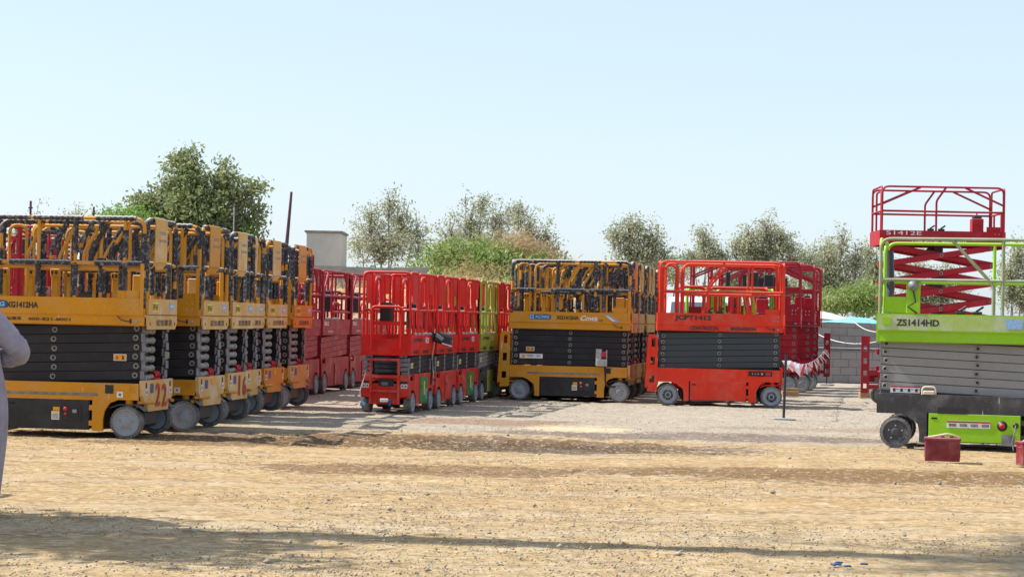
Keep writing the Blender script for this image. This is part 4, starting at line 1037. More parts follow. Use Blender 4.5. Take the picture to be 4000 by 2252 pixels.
V, Fc = stones(420, 10.5, 30, .012, .034); o = tri_mesh('pebbles', V, Fc, M['stone']); tag(o, 'larger loose pebbles on the sand', kind='stuff')

# embankment of dry grass behind the yard, on the left and centre
def mound(name, x0, x1, y0, y1, hfun, mat, label):
    nx, ny = 90, 24; X = np.linspace(x0, x1, nx); Y = np.linspace(y0, y1, ny); A, B = np.meshgrid(X, Y, indexing='ij')
    Z = hfun(A, B) + .35 * value_noise(A, B, 1.1, 9) + .18 * value_noise(A, B, .4, 10)
    t = np.minimum(1, np.minimum((A - x0) / 2, (x1 - A) / 2)); t = np.clip(np.minimum(t, np.minimum((B - y0) / 1.5, (y1 - B) / 2)), 0, 1); Z = Z * t - .05
    mb = MB(); mb.add(np.stack([A, B, Z], -1).reshape(-1, 3).tolist(), [(i * ny + j, (i + 1) * ny + j, (i + 1) * ny + j + 1, i * ny + j + 1) for i in range(nx - 1) for j in range(ny - 1)], mat, True)
    o = mb.obj(name); tag(o, label, kind='structure'); return A, B, Z
M['earth'] = simple('dry_earth', (.36, .27, .17), .95, .4, 2, (.50, .39, .25), .5)
A, B, Z = mound('embankment', -26, 3.5, 56, 66, lambda x, y: 1.7 + (y - 56) * .12, M['earth'], 'dry earth bank behind the yard')
n = 26000; i = rng.integers(0, 90, n); j = rng.integers(0, 24, n); C = np.stack([A[i, j], B[i, j], Z[i, j]], -1) + rng.normal(size=(n, 3)) * (.2, .2, .06); C[:, 2] += .12
o = leaves_obj('dry_grass', C, .10 + .16 * rng.random(n), M['straw'], aspect=.07, up=1.3); tag(o, 'straw-coloured dry grass on the bank', kind='stuff')

def wall(name, x0, x1, y, z0, z1, th, mat, label, cap=0.):
    mb = MB(); nseg = max(2, int((x1 - x0) / .41)); xsx = np.linspace(x0, x1, nseg + 1)
    for k in range(nseg):
        dz = random.uniform(-.018, .012); mb.box(((xsx[k] + xsx[k + 1]) / 2, random.uniform(-.004, .004), (z0 + z1 + dz) / 2 - 0), (xsx[k + 1] - xsx[k] + .0005, th, z1 - z0 + dz), mat)
    o = mb.obj(name, loc=(0, y, 0)); tag(o, label, 'wall')
    if cap:
        c = MB(); c.box(((x0 + x1) / 2, 0, z1 + cap / 2 + .015), (x1 - x0, th + .06, cap), M['concrete'], bev=.01); c.obj('coping', o)
    return o
wall('block_wall', 1.5, 16.5, 51.95, 0, 1.57, .2, M['block'], 'tall gray concrete block wall at the back right of the yard')
wall('block_wall', 6.6, 13.5, 51.65, 0, .865, .18, M['block'], 'low gray block wall with pale coping in front of the taller one', cap=.04)
wall('concrete_wall', -20.0, -2.6, 60.5, 0.5, 2.98, .2, M['concrete'], 'plain gray boundary wall on the dry grass bank behind the left lifts')
# plastered box building behind the wall
b = empty('plastered_hut', (at(820, 64), 64, 0)); tag(b, 'beige flat-roofed block building behind the left boundary wall', 'building')
q = MB(); q.box((0, 0, 2.05), (1.10, 2.4, 4.1), M['plaster'], bev=.02); q.obj('wall', b); q = MB(); q.box((0, 0, 4.13), (1.2, 2.5, .06), M['concrete']); q.obj('roof', b)

# ------------------------------------------------------------ trees
def tree(name, x, y, lobes, n_clump, per, lsize, spread, leaf, label, base_h=0., limbs=5, group='scrubby trees beyond the yard', trunk_r=.12, aspect=.45, seed=0, twig=.35, cat='tree'):
    """lobes: (dx, dy, z, rx, rz) ellipsoids of the crown"""
    global rng
    rs = np.random.default_rng(1000 + seed); rr = random.Random(seed)
    root = empty(name, (x, y, 0)); tag(root, label, cat, group)
    vol = np.array([l[3] ** 2 * l[4] for l in lobes]); vol = vol ** .8 / (vol ** .8).sum()
    tb = MB(); cents = []; ends = []
    for li, l in enumerate(lobes):
        m = max(4, int(n_clump * vol[li]))
        d = rs.normal(size=(m, 3)); d /= np.linalg.norm(d, axis=1)[:, None]; rad = rs.random(m)[:, None] ** .45
        wob = 1 + .30 * np.sin(d[:, :1] * 6 + li) + .26 * np.sin(d[:, 2:] * 8 + li * 2)
        cc = np.array([l[0], l[1], l[2]]) + d * rad * wob * np.array([l[3], l[3], l[4]])
        cents.append(cc)
        e = Vector((l[0], l[1], l[2] + l[4] * .45)); ends.append(e)
        mid_ = Vector((l[0] * .45 + rr.uniform(-.2, .2), l[1] * .5, max(.4, (l[2] - l[4] * .6) * .55))); b0 = Vector((rr.uniform(-.12, .12) + .10 * l[0], 0, base_h - .1))
        pth = fillet([b0, mid_, Vector((l[0] * .85, l[1] * .9, l[2] - l[4] * .2)), e], 1.2, 4)
        R_ = trunk_r * (.5 + .5 * min(1, l[3])); tb.tube(pth, R_, M['bark'], seg=6, rfun=lambda u, k, R_=R_: R_ * (1 - .82 * u))
        for k in range(int(len(cc) * twig)):
            c = cc[rs.integers(len(cc))]; s_ = Vector((l[0], l[1], l[2])) * .75 + Vector((l[0] * .7, l[1], l[2] - l[4] * .8)) * .25
            s_ = s_.lerp(e, rr.random()) if rr.random() < .5 else Vector((l[0], l[1], l[2] - l[4] * rr.random()))
            tb.tube([s_, s_.lerp(Vector(c), .5) + Vector((rr.uniform(-.1, .1), rr.uniform(-.1, .1), rr.uniform(-.05, .12))), Vector(c)], .014, M['bark'], seg=3, caps=False, rfun=lambda u, k: .018 * (1 - .7 * u))
    tb.obj('trunk', root)
    CC = np.concatenate(cents); k = len(CC)
    cnt = rs.poisson(per, k); idx = np.repeat(np.arange(k), cnt); P = CC[idx] + rs.normal(size=(len(idx), 3)) * spread * np.array([1, 1, .75])
    sv = rng; rng = rs; leaves_obj('crown', P, lsize * (.6 + .8 * rs.random(len(P))), leaf, root, aspect); rng = sv
    return root
def zat(py, px, Y): return 1.49 + ((801 + (px - 1288) * .0209) - py) * Y / 4970
def lobe(px, py, rx, ry, Y, dy=0., x0=0.):
    return (at(px, Y) - x0, dy, zat(py, px, Y), rx * Y / 4970, ry * Y / 4970)
def photo_tree(bx, Y, L, **k):
    x0 = at(bx, Y); return tree('tree', x0, Y, [lobe(a, b_, c_, d_, Y, dy, x0) for (a, b_, c_, d_, dy) in L], **k)
# the big dense tree on the left
photo_tree(470, 62, [(460, 432, 50, 50, 0), (428, 480, 48, 40, .4), (500, 470, 40, 44, -.4), (560, 462, 34, 46, .2), (596, 500, 34, 50, 0), (630, 478, 18, 22, 0), (652, 470, 12, 10, 0), (640, 540, 22, 44, .2), (380, 510, 42, 34, -.3), (330, 545, 40, 30, 0), (400, 560, 60, 44, 0), (470, 530, 60, 50, -.5), (540, 540, 50, 50, -.4), (600, 590, 48, 40, 0), (520, 600, 90, 50, -.2), (430, 610, 80, 44, 0), (452, 388, 18, 20, 0), (556, 418, 10, 16, 0), (345, 600, 60, 40, .3), (640, 610, 22, 34, 0)],
           n_clump=900, per=30, lsize=.072, spread=.17, leaf=M['leaf_big'], label='big dense dark green tree behind the left yellow row', trunk_r=.16, seed=1, twig=.3, aspect=.5, group=None)
photo_tree(300, 60, [(290, 545, 40, 24, 0), (340, 565, 70, 34, 0), (260, 540, 26, 12, 0), (420, 620, 80, 30, -.3), (560, 620, 70, 34, 0)], n_clump=230, per=26, lsize=.05, spread=.16, leaf=M['leaf_bright'], label='feathery bright green bush at the foot of the big tree', cat='bush', trunk_r=.05, seed=2, group=None)
TR = [(70, 74, [(95, 560, 20, 50, 0), (40, 590, 40, 45, 0), (110, 590, 35, 40, 0)], 'thin gray leafless-looking tree at the far left beyond the rails', 90),
      (200, 76, [(185, 560, 40, 32, 0), (215, 590, 40, 34, 0), (170, 600, 25, 30, 0)], 'small sparse tree left of the big dark tree', 110),
      (960, 70, [(975, 520, 40, 42, 0), (1000, 570, 60, 70, .5), (930, 560, 45, 70, 0), (1050, 600, 40, 60, 0), (960, 620, 100, 50, -.4), (900, 610, 35, 40, 0)], 'sparse tree above the boundary wall, left of the brown-green creeper mound', 330),
      (1180, 72, [(1180, 570, 60, 50, 0), (1130, 600, 45, 50, 0), (1210, 510, 36, 34, .3), (1250, 560, 50, 50, 0), (1165, 505, 14, 28, 0), (1230, 620, 90, 40, 0)], 'sparse gray-leaved tree rising out of the creeper mound', 300),
      (1330, 73, [(1330, 580, 40, 50, 0), (1370, 600, 34, 45, 0), (1300, 540, 34, 40, .3), (1390, 640, 25, 35, 0), (1335, 640, 60, 40, 0)], 'sparse tree at the right end of the creeper mound', 230),
      (1590, 72, [(1580, 600, 45, 52, 0), (1640, 610, 40, 50, 0), (1545, 590, 25, 40, 0), (1600, 570, 25, 25, 0), (1670, 645, 30, 28, 0), (1600, 650, 60, 30, 0)], 'pale bushy tree behind the centre yellow block', 330),
      (1770, 72, [(1768, 600, 22, 40, 0), (1780, 640, 40, 40, 0), (1735, 650, 30, 24, 0), (1810, 650, 24, 30, 0)], 'small pointed tree behind the bright red lift', 170),
      (1915, 72, [(1930, 590, 40, 46, 0), (1880, 610, 35, 50, 0), (1965, 610, 35, 46, 0), (1850, 620, 22, 40, 0), (1990, 650, 28, 36, 0), (1915, 650, 70, 50, .3)], 'wide pale tree behind the right part of the bright red lift', 430),
      (2110, 72, [(2115, 610, 26, 46, 0), (2150, 660, 40, 46, 0), (2080, 660, 40, 50, 0), (2100, 700, 60, 50, 0), (2060, 700, 30, 50, 0)], 'pale tree right of the crimson lifts above the block wall', 330),
      (2185, 73, [(2180, 640, 20, 46, 0), (2200, 680, 35, 50, 0), (2215, 720, 40, 50, 0), (2170, 730, 40, 40, 0)], 'narrow pale tree just left of the lime green lift', 240),
      (2330, 74, [(2300, 690, 50, 60, 0), (2380, 720, 60, 60, 0), (2330, 760, 80, 40, 0)], 'pale tree seen between the open scissor arms of the raised lift', 330),
      (2550, 72, [(2560, 640, 30, 50, 0), (2540, 700, 36, 60, 0), (2600, 680, 40, 70, 0), (2570, 740, 60, 50, 0)], 'pale tree at the right edge of the photograph', 330),
      (1700, 76, [(1700, 690, 60, 30, 0), (1850, 700, 70, 34, 0), (1950, 710, 60, 40, 0), (2000, 740, 60, 34, 0)], 'low pale thicket behind the bright red lift', 330),
      (1600, 77, [(1540, 690, 50, 34, 0), (1640, 680, 60, 44, 0), (1700, 670, 40, 30, 0)], 'low pale thicket behind the centre yellow block', 240),
      (2060, 77, [(2040, 680, 34, 60, 0), (2010, 660, 26, 44, 0), (2080, 640, 30, 50, 0)], 'slender pale tree just right of the wide pale one', 240)]
for k, (bx, Y, L, lab, nc) in enumerate(TR):
    photo_tree(bx, Y, [(a, b_, c_ * .95, d_, dy) for a, b_, c_, d_, dy in L], n_clump=int(nc * 2.3), per=8, lsize=.050, spread=.14, leaf=M['leaf_pale'], label=lab, seed=20 + k, trunk_r=.045, twig=.55, aspect=.5)
# creeper mound in the centre
photo_tree(1250, 66, [(1180, 690, 130, 40, 0), (1130, 645, 60, 38, 0), (1190, 650, 60, 34, 0), (1240, 670, 100, 50, 0), (1330, 690, 100, 40, 0), (1400, 710, 60, 40, 0), (1270, 720, 170, 50, -.6), (1050, 705, 70, 22, 0)],
           n_clump=1500, per=26, lsize=.085, spread=.22, leaf=M['leaf_creeper'], label='large mound of green creeper behind the centre lifts', seed=50, twig=.08, trunk_r=.05, aspect=.3, cat='bush', group=None)
photo_tree(1290, 66.8, [(1290, 632, 80, 40, 0), (1355, 655, 62, 38, 0), (1240, 655, 50, 30, 0), (1200, 700, 120, 26, -1.6), (1120, 690, 40, 18, -.8), (1290, 700, 140, 30, -1.2), (1400, 680, 40, 22, 0)],
           n_clump=1000, per=16, lsize=.14, spread=.24, leaf=M['leaf_dry'], label='dry brown stalks on top of the green creeper mound', seed=51, twig=.1, trunk_r=.03, aspect=.07, cat='bush', group=None)
photo_tree(2150, 63, [(2150, 755, 70, 34, 0), (2190, 750, 40, 38, 0), (2090, 770, 30, 20, 0)], n_clump=330, per=24, lsize=.06, spread=.17, leaf=M['leaf_creeper'], label='round feathery green shrub above the block wall', seed=52, twig=.1, trunk_r=.04, cat='bush', aspect=.35, group=None)

# ------------------------------------------------------------ things beyond the wall
def pole(name, px, ptop, pbot_z, Y, r, lab, mat=M['mast'], lean=0.):
    x = at(px, Y); z = zat(ptop, px, Y); mb = MB(); mb.tube([(0, 0, pbot_z), (lean * (z - pbot_z), 0, z)], r, mat, 7, rfun=lambda u, k: r * (1 - .25 * u)); mb.box((0, 0, pbot_z + .02), (r * 5, r * 5, .04), mat)
    mb.tube([(lean * (z - pbot_z) * .96 - r * 1.4, 0, pbot_z + (z - pbot_z) * .96), (lean * (z - pbot_z) * .96 + r * 1.4, 0, pbot_z + (z - pbot_z) * .96)], r * .5, mat, 6)
    o = mb.obj(name, loc=(x, Y, 0)); tag(o, lab, 'pole'); return o
pole('steel_rod', 73, 505, 0, 45, .035, 'thin dark steel rod standing behind the nearest yellow lift')
pole('steel_rod', 232, 520, 0, 45, .03, 'thin steel rod left of the big tree')
pole('steel_rod', 585, 520, 0, 48, .02, 'thin pale rod in front of the big tree', M['steel'])
mr = empty('mast', (at(714, 56), 56, 0)); tag(mr, 'dark maroon leaning boom mast behind the last yellow lift', 'mast')
q = MB(); q.tube([(0, 0, .3), (.02, 0, 2.9), (.16, 0, zat(482, 722, 56))], .06, M['mast'], 8, rfun=lambda u, k: .085 - .05 * u); q.obj('boom', mr)
q = MB(); q.box((-.04, 0, 2.6), (.34, .3, .5), M['mast'], bev=.02); q.box((0, 0, .2), (.8, .8, .4), M['mast'], bev=.03); q.obj('pivot_block', mr)
def van(x, y, yaw, lab, w_=1.9, h_=2.25, L_=4.6, truck=False):
    o = empty('pickup_cab' if truck else 'van', (x, y, 0), R(yaw)); tag(o, lab, 'van')
    side = [(-L_ / 2, .35), (-L_ / 2, .95), (-L_ / 2 + .35, 1.15), (-L_ / 2 + 1.05, h_ - .12), (-L_ / 2 + 1.4, h_), (L_ / 2 - .15, h_), (L_ / 2, h_ - .2), (L_ / 2, .35)]
    q = MB(); q.prism([(a, b_) for a, b_ in side], -w_ / 2, w_ / 2, M['car_white']); q.obj('body', o)
    q = MB(); q.prism([(-L_ / 2 + .385, 1.2), (-L_ / 2 + 1.02, h_ - .17), (-L_ / 2 + 1.0, h_ - .15), (-L_ / 2 + .36, 1.22)], -w_ / 2 + .12, w_ / 2 - .12, M['glass']); q.obj('windscreen', o)
    for sy in (-1, 1):
        q = MB(); q.prism([(-L_ / 2 + .75, 1.2), (-L_ / 2 + 1.2, h_ - .3), (-.4, h_ - .3), (-.4, 1.2)], sy * (w_ / 2 + .004), sy * (w_ / 2 - .02), M['glass']); q.obj('side_window', o)
        q = MB(); q.box((-L_ / 2 + .02, sy * (w_ / 2 - .25), .8), (.06, .3, .16), M['glass'], bev=.02); q.obj('headlight', o)
        for sx in (-1, 1):
            q = MB(); q.lathe([(.001, -.1), (.3, -.1), (.33, -.05), (.33, .05), (.3, .1), (.001, .1)], (sx * 1.4, sy * (w_ / 2 - .1), .33), M['tyre'], seg=18); q.obj('wheel', o)
    return o
van(at(1790, 58), 60.2, 78, 'white van behind the wall, seen through the rails of the bright red lift')
van(at(1470, 58), 60.2, 10, 'white van behind the wall, seen through the rails of the centre yellow lift', h_=2.1)
# tarpaulins and clutter behind the block wall
def canopy(name, x, y, z, rx, ry, h, mat, lab, n=10):
    mb = MB(); vs = [(0, 0, z + h)]
    for ring, f in ((1, .5), (2, 1.0)):
        for k in range(n):
            a = 2 * math.pi * k / n; sc_ = 1 if k % 2 else .93
            vs.append((rx * f * sc_ * math.cos(a), ry * f * sc_ * math.sin(a), z + h * (1 - f ** 1.6) + random.uniform(-.03, .03)))
    fs = [(0, 1 + k, 1 + (k + 1) % n) for k in range(n)] + [(1 + k, 1 + n + k, 1 + n + (k + 1) % n, 1 + (k + 1) % n) for k in range(n)]
    mb.add(vs, fs, mat); mb.add([(a, b_, c_ - .03) for a, b_, c_ in vs], [f[::-1] for f in fs], mat)
    o = empty(name, (x, y, 0)); tag(o, lab, name.replace('_', ' ')); mb.obj('cover', o)
    p_ = MB(); p_.tube([(0, 0, 0), (0, 0, z + h)], .04, M['steel'], 8); p_.obj('pole', o); return o
canopy('canopy', at(2150, 55), 55, zat(812, 2150, 55), .95, .9, .17, M['blue_tarp'], 'pale blue canopy top showing above the block wall')
canopy('awning', at(2065, 57), 57, zat(801, 2080, 57), .85, 1.2, .22, M['white_tarp'], 'dusty white awning top above the left of the block wall')
q = MB(); q.box((0, 0, 1.62), (1.7, .5, .10), M['flange'], bev=.02); q.box((.4, 0, 1.72), (.5, .4, .10), M['concrete'], bev=.02); q.box((-.3, 0, 1.70), (.5, .4, .06), M['steel'], bev=.02); q.box((0, 0, .8), (1.5, .4, 1.5), M['dark']); o = q.obj('scrap_stack', loc=(at(2180, 58), 58, 0)); tag(o, 'stack of gray scrap slabs behind the block wall', 'scrap pile')
# cables hanging across the wall
def cable(pts, lab, r=.010):
    q = MB(); P_ = [Vector(p) for p in pts]; res = []
    for a, b_ in zip(P_, P_[1:]):
        for k in range(9): u = k / 8; res.append(a.lerp(b_, u) - Vector((0, 0, .16 * 4 * u * (1 - u))))
    q.tube(res, r, M['white'], 5); o = q.obj('cable', loc=(0, 0, 0)); tag(o, lab, 'cable')
cable([(at(2050, 51.4), 51.4, zat(835, 2050, 51.4)), (at(2215, 45), 45, zat(857, 2215, 45))], 'lower white cable sagging across the block wall')
cable([(at(2150, 51.4), 51.75, zat(804, 2150, 51.4)), (at(2240, 45), 45, zat(828, 2240, 45))], 'upper white cable sagging from the top of the block wall')

# ------------------------------------------------------------ rope barrier, batteries, odds and ends
def barrier(x, y, h, lab, lean=0.):
    o = empty('barrier_post', (x, y, 0)); tag(o, lab, 'barrier post', 'posts of the bunting barrier')
    q = MB(); q.tube([(0, 0, .03), (lean, 0, h)], .021, M['dark'], 8); q.obj('post', o)
    q = MB(); q.box((0, 0, .012), (.34, .34, .028), M['concrete'], bev=.006); q.obj('base_plate', o)
    return o
pz = 31.0
barrier(at(1977, pz), pz, 1.03, 'black post on a base plate right of the bright red lift, near end of bunting', .02)
barrier(at(2083, 49.6), 49.6, 1.03, 'black post before the low block wall, far end of the bunting', .01)
bt = empty('bunting', (0, 0, 0)); tag(bt, 'string of torn red and white plastic flags between the two black posts', 'bunting')
A0 = Vector((at(1977, pz) + .02, pz, .93)); B0 = Vector((at(2083, 49.6) + .01, 49.6, .98)); rp = []
for k in range(41): u = k / 40; rp.append(A0.lerp(B0, u) - Vector((0, 0, .22 * 4 * u * (1 - u))))
q = MB(); q.tube(rp, .005, M['flag_white'], 4); q.obj('rope', bt)
rr = random.Random(4)
for k in range(34):
    u = .01 + .97 * k / 33; p_ = A0.lerp(B0, u) - Vector((0, 0, .22 * 4 * u * (1 - u))); dirv = (B0 - A0).normalized()
    if k < 10: dirv = Vector((.75, .6, 0)).normalized()
    w_ = rr.uniform(.10, .15); hh = rr.uniform(.14, .24); sw = Vector((rr.uniform(-.10, .16), rr.uniform(-.08, .08), 0))
    q = MB(); a_, b_, c_ = p_ - dirv * w_, p_ + dirv * w_, p_ - Vector((0, 0, hh)) + sw; m_ = p_ - Vector((0, 0, hh * .45)) + Vector((.03, -.05, 0)) + sw * .4
    off = Vector((.0, .002, 0)); q.add([a_, m_, c_, b_], [(0, 1, 3), (1, 2, 3), (0, 2, 1)], M[('flag_white', 'flag_pink', 'flag_white', 'flag_red', 'flag_white')[k % 5]]); q.obj('flag', bt)
def battery(x, y, yaw, lab):
    o = empty('battery_box', (x, y, 0), R(yaw)); tag(o, lab, 'battery', 'maroon batteries beside the lime green lift')
    q = MB(); q.box((0, 0, .115), (.385, .19, .23), M['maroon_case'], bev=.008)
    for sx in (-1, 1): q.box((sx * .188, 0, .12), (.018, .10, .16), M['maroon_case'], bev=.004)
    for k in range(5): q.box((-.15 + .075 * k, -.096, .13), (.012, .006, .15), M['maroon_case'])
    q.obj('case', o)
    q = MB(); q.box((0, 0, .245), (.405, .20, .035), M['maroon_case'], bev=.008)
    for k in range(3): q.lathe([(.022, 0), (.022, .014), (.001, .016)], (-.1 + .1 * k, 0, .262), M['maroon_case'], axis='z', seg=10)
    q.obj('lid', o)
    q = MB(); pth = fillet([(-.16, -.02, .262), (-.08, -.03, .275), (.05, -.02, .305), (.13, 0, .285), (.17, .02, .264)], .05, 4); q.tube(pth, .012, M['strap'], 6); q.tube([Vector(p) + Vector((.01, .035, -.003)) for p in pth], .010, M['strap'], 6); q.obj('carrying_strap', o)
    q = MB(); q.box((.15, .05, .272), (.03, .02, .02), M['steel']); q.obj('terminal', o)
battery(at(2377, 22.2), 22.2, -12, 'maroon battery with a canvas carrying strap in front of the lime green lift')
battery(at(2600, 22.0), 21.8, 10, 'scuffed maroon battery cut by the right edge of the photograph')
q = MB(); q.box((0, 0, .06), (.34, .2, .11), M['wood'], bev=.006); q.box((.02, .01, .145), (.30, .12, .055), M['wood'], Matrix.Rotation(.2, 3, 'Z'), bev=.005); o = q.obj('timber_block', loc=(at(1992, 41.0), 41.0, 0)); tag(o, 'timber blocks under the front wheel of the crimson lift', 'timber block')
q = MB(); q.box((0, 0, .07), (.40, .25, .12), M['wood'], bev=.006); q.box((.32, .04, .06), (.22, .2, .10), M['wood'], Matrix.Rotation(.5, 3, 'Y'), bev=.006); o = q.obj('timber_block', loc=(at(2190, 41), 41, 0)); tag(o, 'split timber block left of the lime green lift', 'timber block')
# black box hung on the second small red lift
cx, cy = col4(1); o = empty('hung_control_box', (cx + .12, cy - .3, 0)); tag(o, 'black plastic box hung on the second small red lift, its cable trailing down', 'control box')
q = MB(); q.box((0, -.0, 1.14), (.30, .16, .17), M['dark'], Matrix.Rotation(.28, 3, 'Y'), bev=.03); q.box((-.05, -.09, 1.17), (.13, .03, .06), M['rim'], Matrix.Rotation(.6, 3, 'Y'), bev=.01); q.box((-.17, 0, 1.2), (.08, .10, .12), M['dark'], Matrix.Rotation(-.4, 3, 'Y'), bev=.02); q.box((.07, -.085, 1.05), (.17, .02, .02), M['white'], Matrix.Rotation(.28, 3, 'Y')); q.obj('box', o)
q = MB(); q.tube(fillet([(-.16, -.03, 1.2), (-.20, -.04, .95), (-.16, -.05, .7), (-.17, -.05, .42), (-.22, -.05, .38)], .1), .014, M['dark'], 6); q.tube([(-.13, -.04, 1.1), (-.17, -.05, .8), (-.13, -.05, .5)], .007, M['strap'], 5); q.obj('cable', o)
# tray and hose on the centre yellow lift
o = empty('hung_tray', (at(1517, 36.2), 36.18, 0)); tag(o, 'battered sheet-metal tray hung on the dark arms of the broadside yellow lift', 'tray')
q = MB(); q.box((-.06, 0, .82), (.10, .025, .30), M['steel'], Matrix.Rotation(.04, 3, 'Y')); q.box((.0, 0, .72), (.20, .05, .13), M['steel'], bev=.01); q.box((.09, 0, .80), (.015, .04, .30), M['steel']); q.box((.04, .005, .87), (.10, .03, .10), M['sticker_red'], bev=.01); q.obj('sheet', o)
q = MB(); q.tube(fillet([(.06, 0, .66), (.07, -.02, .50), (.07, -.03, .36), (.13, -.04, .28), (.26, -.05, .29)], .1), .020, M['dark'], 7); q.obj('hose', o)
# yellow digger-shaped case on the last left lift
x, y, yw, _ = left_row[5]; o = empty('digger_shaped_case', (x, y, 0), R(yw)); tag(o, 'yellow sheet-metal case with raised lid on the chassis of the last left yellow lift', 'case')
q = MB(); q.prism([(.48, .66), (.98, .66), (.98, .72), (.60, .70)], -.66, -.61, M['yellow']); q.prism([(.50, .70), (.48, .95), (.52, 1.04), (.60, 1.02), (.58, .96), (.66, .92), (.72, .80), (.74, .68), (.64, .70)], -.655, -.62, M['yellow']); q.obj('panel', o)
q = MB(); q.prism([(.76, .68), (.76, .90), (.82, .97), (.96, .93), (.96, .68)], -.70, -.68, M['yellow_dusty']); q.obj('lid', o)
q = MB(); q.box((.58, -.665, .76), (.16, .03, .12), M['flange'], bev=.01); q.box((.56, -.667, .88), (.06, .02, .14), M['rim'], bev=.01); q.obj('battery', o)
# blue rag and cord by the small red lift's front wheel
q = MB(); cx, cy = col4(0); q.lathe([(.001, -.03), (.035, -.02), (.045, 0), (.03, .025), (.001, .03)], (0, 0, .14), M['blue_rag'], seg=9); q.tube(fillet([(.02, 0, .14), (-.06, -.02, .3), (.0, -.01, .5), (.03, 0, .62)], .1), .006, M['white'], 5); o = q.obj('rag', loc=(cx - .70, cy - .09, 0)); tag(o, 'blue rag tied to a cord by a front wheel of the leading small red lift', 'rag')
q = MB(); 
for k in range(7): q.box((random.uniform(-.14, .14), random.uniform(-.1, .1), .012), (random.uniform(.03, .06), .02, .010), M['badge'], Matrix.Rotation(random.uniform(0, 3), 3, 'Z'))
o = q.obj('torn_plastic_scrap', loc=(at(2135, 12.3), 12.3, 0)); tag(o, 'crumpled dark blue plastic scrap on the foreground sand', 'scrap')

# ------------------------------------------------------------ the person at the left edge
def skin_body(name, joints, edges, parent, mat, sub=2, loc=(0, 0, 0)):
    me = bpy.data.meshes.new(name); me.from_pydata([j[0] for j in joints], edges, []); me.update()
    o = bpy.data.objects.new(name, me); COL.objects.link(o); o.parent = parent; o.location = loc
    md = o.modifiers.new('skin', 'SKIN'); sv = me.skin_vertices[0].data
    for k, j in enumerate(joints):
        r_ = j[1]; sv[k].radius = r_ if isinstance(r_, tuple) else (r_, r_)
    sv[0].use_root = True; md.use_smooth_shade = True
    s2 = o.modifiers.new('sub', 'SUBSURF'); s2.levels = sub; s2.render_levels = sub
    me.materials.append(mat); return o
pe = empty('person', (-3.915, 14.25, 0), R(12)); tag(pe, 'person in a long lavender-gray robe with a bent elbow, at the left edge', 'person')
J = [((0, 0, .95), (.15, .11)), ((0, 0, 1.15), (.145, .10)), ((0, 0, 1.36), (.16, .105)), ((0, .0, 1.47), .06), ((0, .01, 1.56), .055), ((0, .02, 1.66), (.078, .095)), ((0, .015, 1.74), (.06, .08)),
     ((.16, 0, 1.40), .07), ((.30, -.02, 1.24), .05), ((.36, .0, 1.17), .045), ((.20, .16, 1.13), .035), ((.08, .24, 1.15), .026), ((.02, .26, 1.155), .03),
     ((-.16, 0, 1.40), .07), ((-.30, -.02, 1.24), .05), ((-.36, .0, 1.17), .045), ((-.20, .17, 1.11), .035), ((-.08, .25, 1.11), .026), ((-.02, .28, 1.11), .03),
     ((.10, 0, .88), .09), ((.11, .01, .50), .06), ((.11, 0, .10), .04), ((.12, .12, .045), .035), ((-.10, 0, .88), .09), ((-.11, .01, .50), .06), ((-.11, 0, .10), .04), ((-.12, .12, .045), .035)]
E = [(0, 1), (1, 2), (2, 3), (3, 4), (4, 5), (5, 6), (2, 7), (7, 8), (8, 9), (9, 10), (10, 11), (11, 12), (2, 13), (13, 14), (14, 15), (15, 16), (16, 17), (17, 18), (0, 19), (19, 20), (20, 21), (21, 22), (0, 23), (23, 24), (24, 25), (25, 26)]
for (wi, bx, sgn) in ((12, .02, -1), (18, -.02, 1)):          # five fingers on each hand
    b = Vector(J[wi][0])
    for k in range(5):
        z = .032 - .016 * k; ln = (.055, .07, .078, .07, .055)[k] if k else .05
        base = len(J); J.append((tuple(b + Vector((sgn * .03, .008, z))), .0095)); J.append((tuple(b + Vector((sgn * (.03 + ln * .55), .012 + .004 * k, z * 1.1))), .0085)); J.append((tuple(b + Vector((sgn * (.03 + ln * .85), -.005, z * 1.15))), .007))
        E += [(wi, base), (base, base + 1), (base + 1, base + 2)]
skin_body('body', J, E, pe, M['skin'])
# robe: rings from hem to neck
rings = [(.05, .235, .17, 0), (.20, .245, .175, 1), (.45, .285, .185, .5), (.62, .300, .19, 0), (.80, .295, .185, 0), (.98, .262, .17, 0), (1.10, .235, .165, 0), (1.22, .225, .16, 0), (1.33, .225, .15, 0), (1.41, .19, .125, 0), (1.455, .11, .09, 0), (1.49, .07, .07, 0)]
mb = MB(); vs = []; N_ = 72
for z, a, b, _ in rings:
    for k in range(N_):
        t_ = 2 * math.pi * k / N_; fo = .006 + max(0, 1.15 - z) * .034; f_ = 1 + fo * (math.sin(t_ * 11 + z * 2.4) + .7 * math.sin(t_ * 19 - z * 3) + .5 * math.sin(t_ * 5 + z * 9)); vs.append((a * f_ * math.cos(t_), b * f_ * math.sin(t_), z))
mb.add(vs, [(i * N_ + k, i * N_ + (k + 1) % N_, (i + 1) * N_ + (k + 1) % N_, (i + 1) * N_ + k) for i in range(len(rings) - 1) for k in range(N_)], M['cloth'], True)
ro = mb.obj('robe', pe); sm_ = ro.modifiers.new('s', 'SUBSURF'); sm_.levels = sm_.render_levels = 1
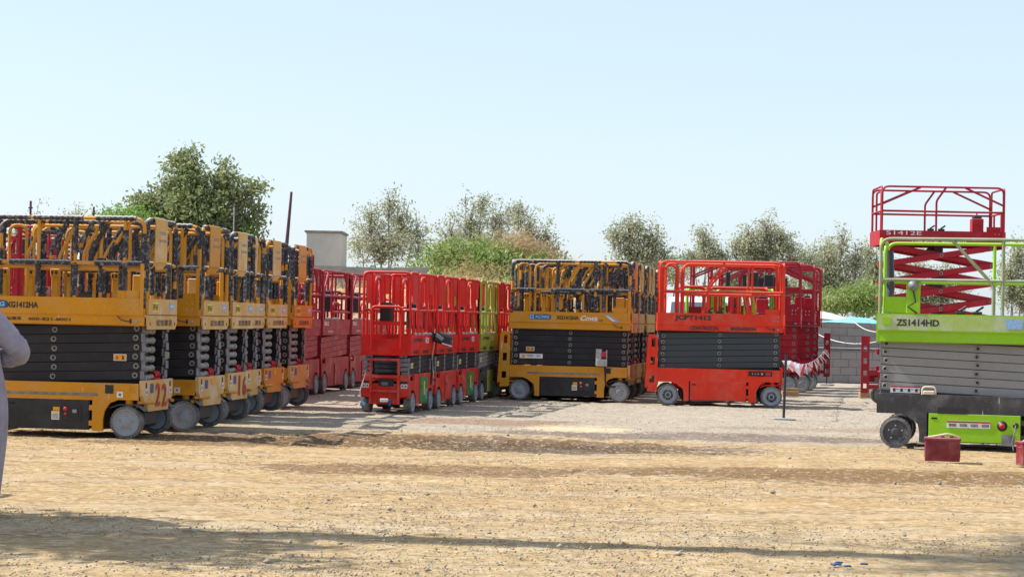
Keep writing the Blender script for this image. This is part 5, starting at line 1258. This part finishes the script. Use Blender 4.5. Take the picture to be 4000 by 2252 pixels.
for s_ in (1, -1):
    mb = MB(); pth = fillet([(s_ * .10, 0, 1.40), (s_ * .19, -.005, 1.385), (s_ * .30, -.02, 1.26), (s_ * .385, .0, 1.165), (s_ * .30, .09, 1.13), (s_ * .14, .20, 1.13)], .06, 6)
    mb.tube(pth, .08, M['cloth'], 22, rfun=lambda u, k: (.094 - .022 * u) * (1 + .07 * math.sin(k * 2.6) + .04 * math.sin(k * 5.1))); so = mb.obj('sleeve', pe); q_ = so.modifiers.new('s', 'SUBSURF'); q_.levels = q_.render_levels = 1
mb = MB(); mb.lathe([(.001, 1.80), (.05, 1.79), (.088, 1.74), (.098, 1.68), (.092, 1.62), (.075, 1.58)], (0, -.012, 0), M['hair'], axis='z', seg=20); mb.obj('hair', pe)
mb = MB()
for sx in (-1, 1):
    mb.lathe([(.001, -.012), (.012, -.006), (.013, .004), (.001, .012)], (sx * .032, .098, 1.665), M['white'], seg=10); mb.lathe([(.001, 0), (.006, .004), (.001, .008)], (sx * .032, .106, 1.665), M['dark'], seg=8)
    mb.lathe([(.001, -.02), (.016, -.01), (.018, .01), (.001, .02)], (sx * .085, .01, 1.655), M['skin'], axis='x', seg=10)
mb.tube([(0, .10, 1.67), (0, .125, 1.635), (0, .105, 1.622)], .012, M['skin'], 8); mb.tube([(-.025, .095, 1.60), (0, .104, 1.598), (.025, .095, 1.60)], .006, M['sticker_red'], 6); mb.obj('face', pe)

# ------------------------------------------------------------ things outside the frame whose shadows fall into it
lp = empty('palm_tree', (-7.6, 14.35, 0)); tag(lp, 'tall palm tree outside the left edge whose long shadow crosses the sand', 'tree')
q = MB(); q.tube([(0, 0, z_) for z_ in np.linspace(0, 13.3, 60)], .2, M['bark'], 12, rfun=lambda u, k: .20 - .03 * u + (.012 if k % 2 else 0)); q.obj('trunk', lp)
FC, FS = [], []
for k in range(60):
    a = k * 2.4; el = rng.uniform(-.2, 1.2); Lf = rng.uniform(1.3, 1.9)
    for t_ in np.linspace(.08, 1, 26):
        p_ = np.array([math.cos(a) * math.cos(el), math.sin(a) * math.cos(el), math.sin(el)]) * Lf * t_ - np.array([0, 0, .8 * t_ ** 2.2])
        for m_ in range(3): FC.append(p_ + np.array([0, 0, 13.3]) + rng.normal(size=3) * .09); FS.append(.16)
leaves_obj('crown', np.array(FC), np.array(FS), M['leaf_big'], lp, .12)
c = copy_tree(left_row[1][3]); place(c, -7.4, 15.9, -8, 'yellow scissor lift outside the left edge, shadow of its rails on the sand', G1)
tree('tree', -9.2, 13.9, [(0, 0, 5.6, 1.3, .8), (1.2, .2, 4.9, .9, .6), (-.8, 0, 6.3, 1.0, .8), (1.3, -.3, 6.5, 1.1, .5)], n_clump=260, per=34, lsize=.10, spread=.2, leaf=M['leaf_big'], label='leafy tree outside the left edge that shades the foreground', seed=90, trunk_r=.12, twig=.2, group=None)
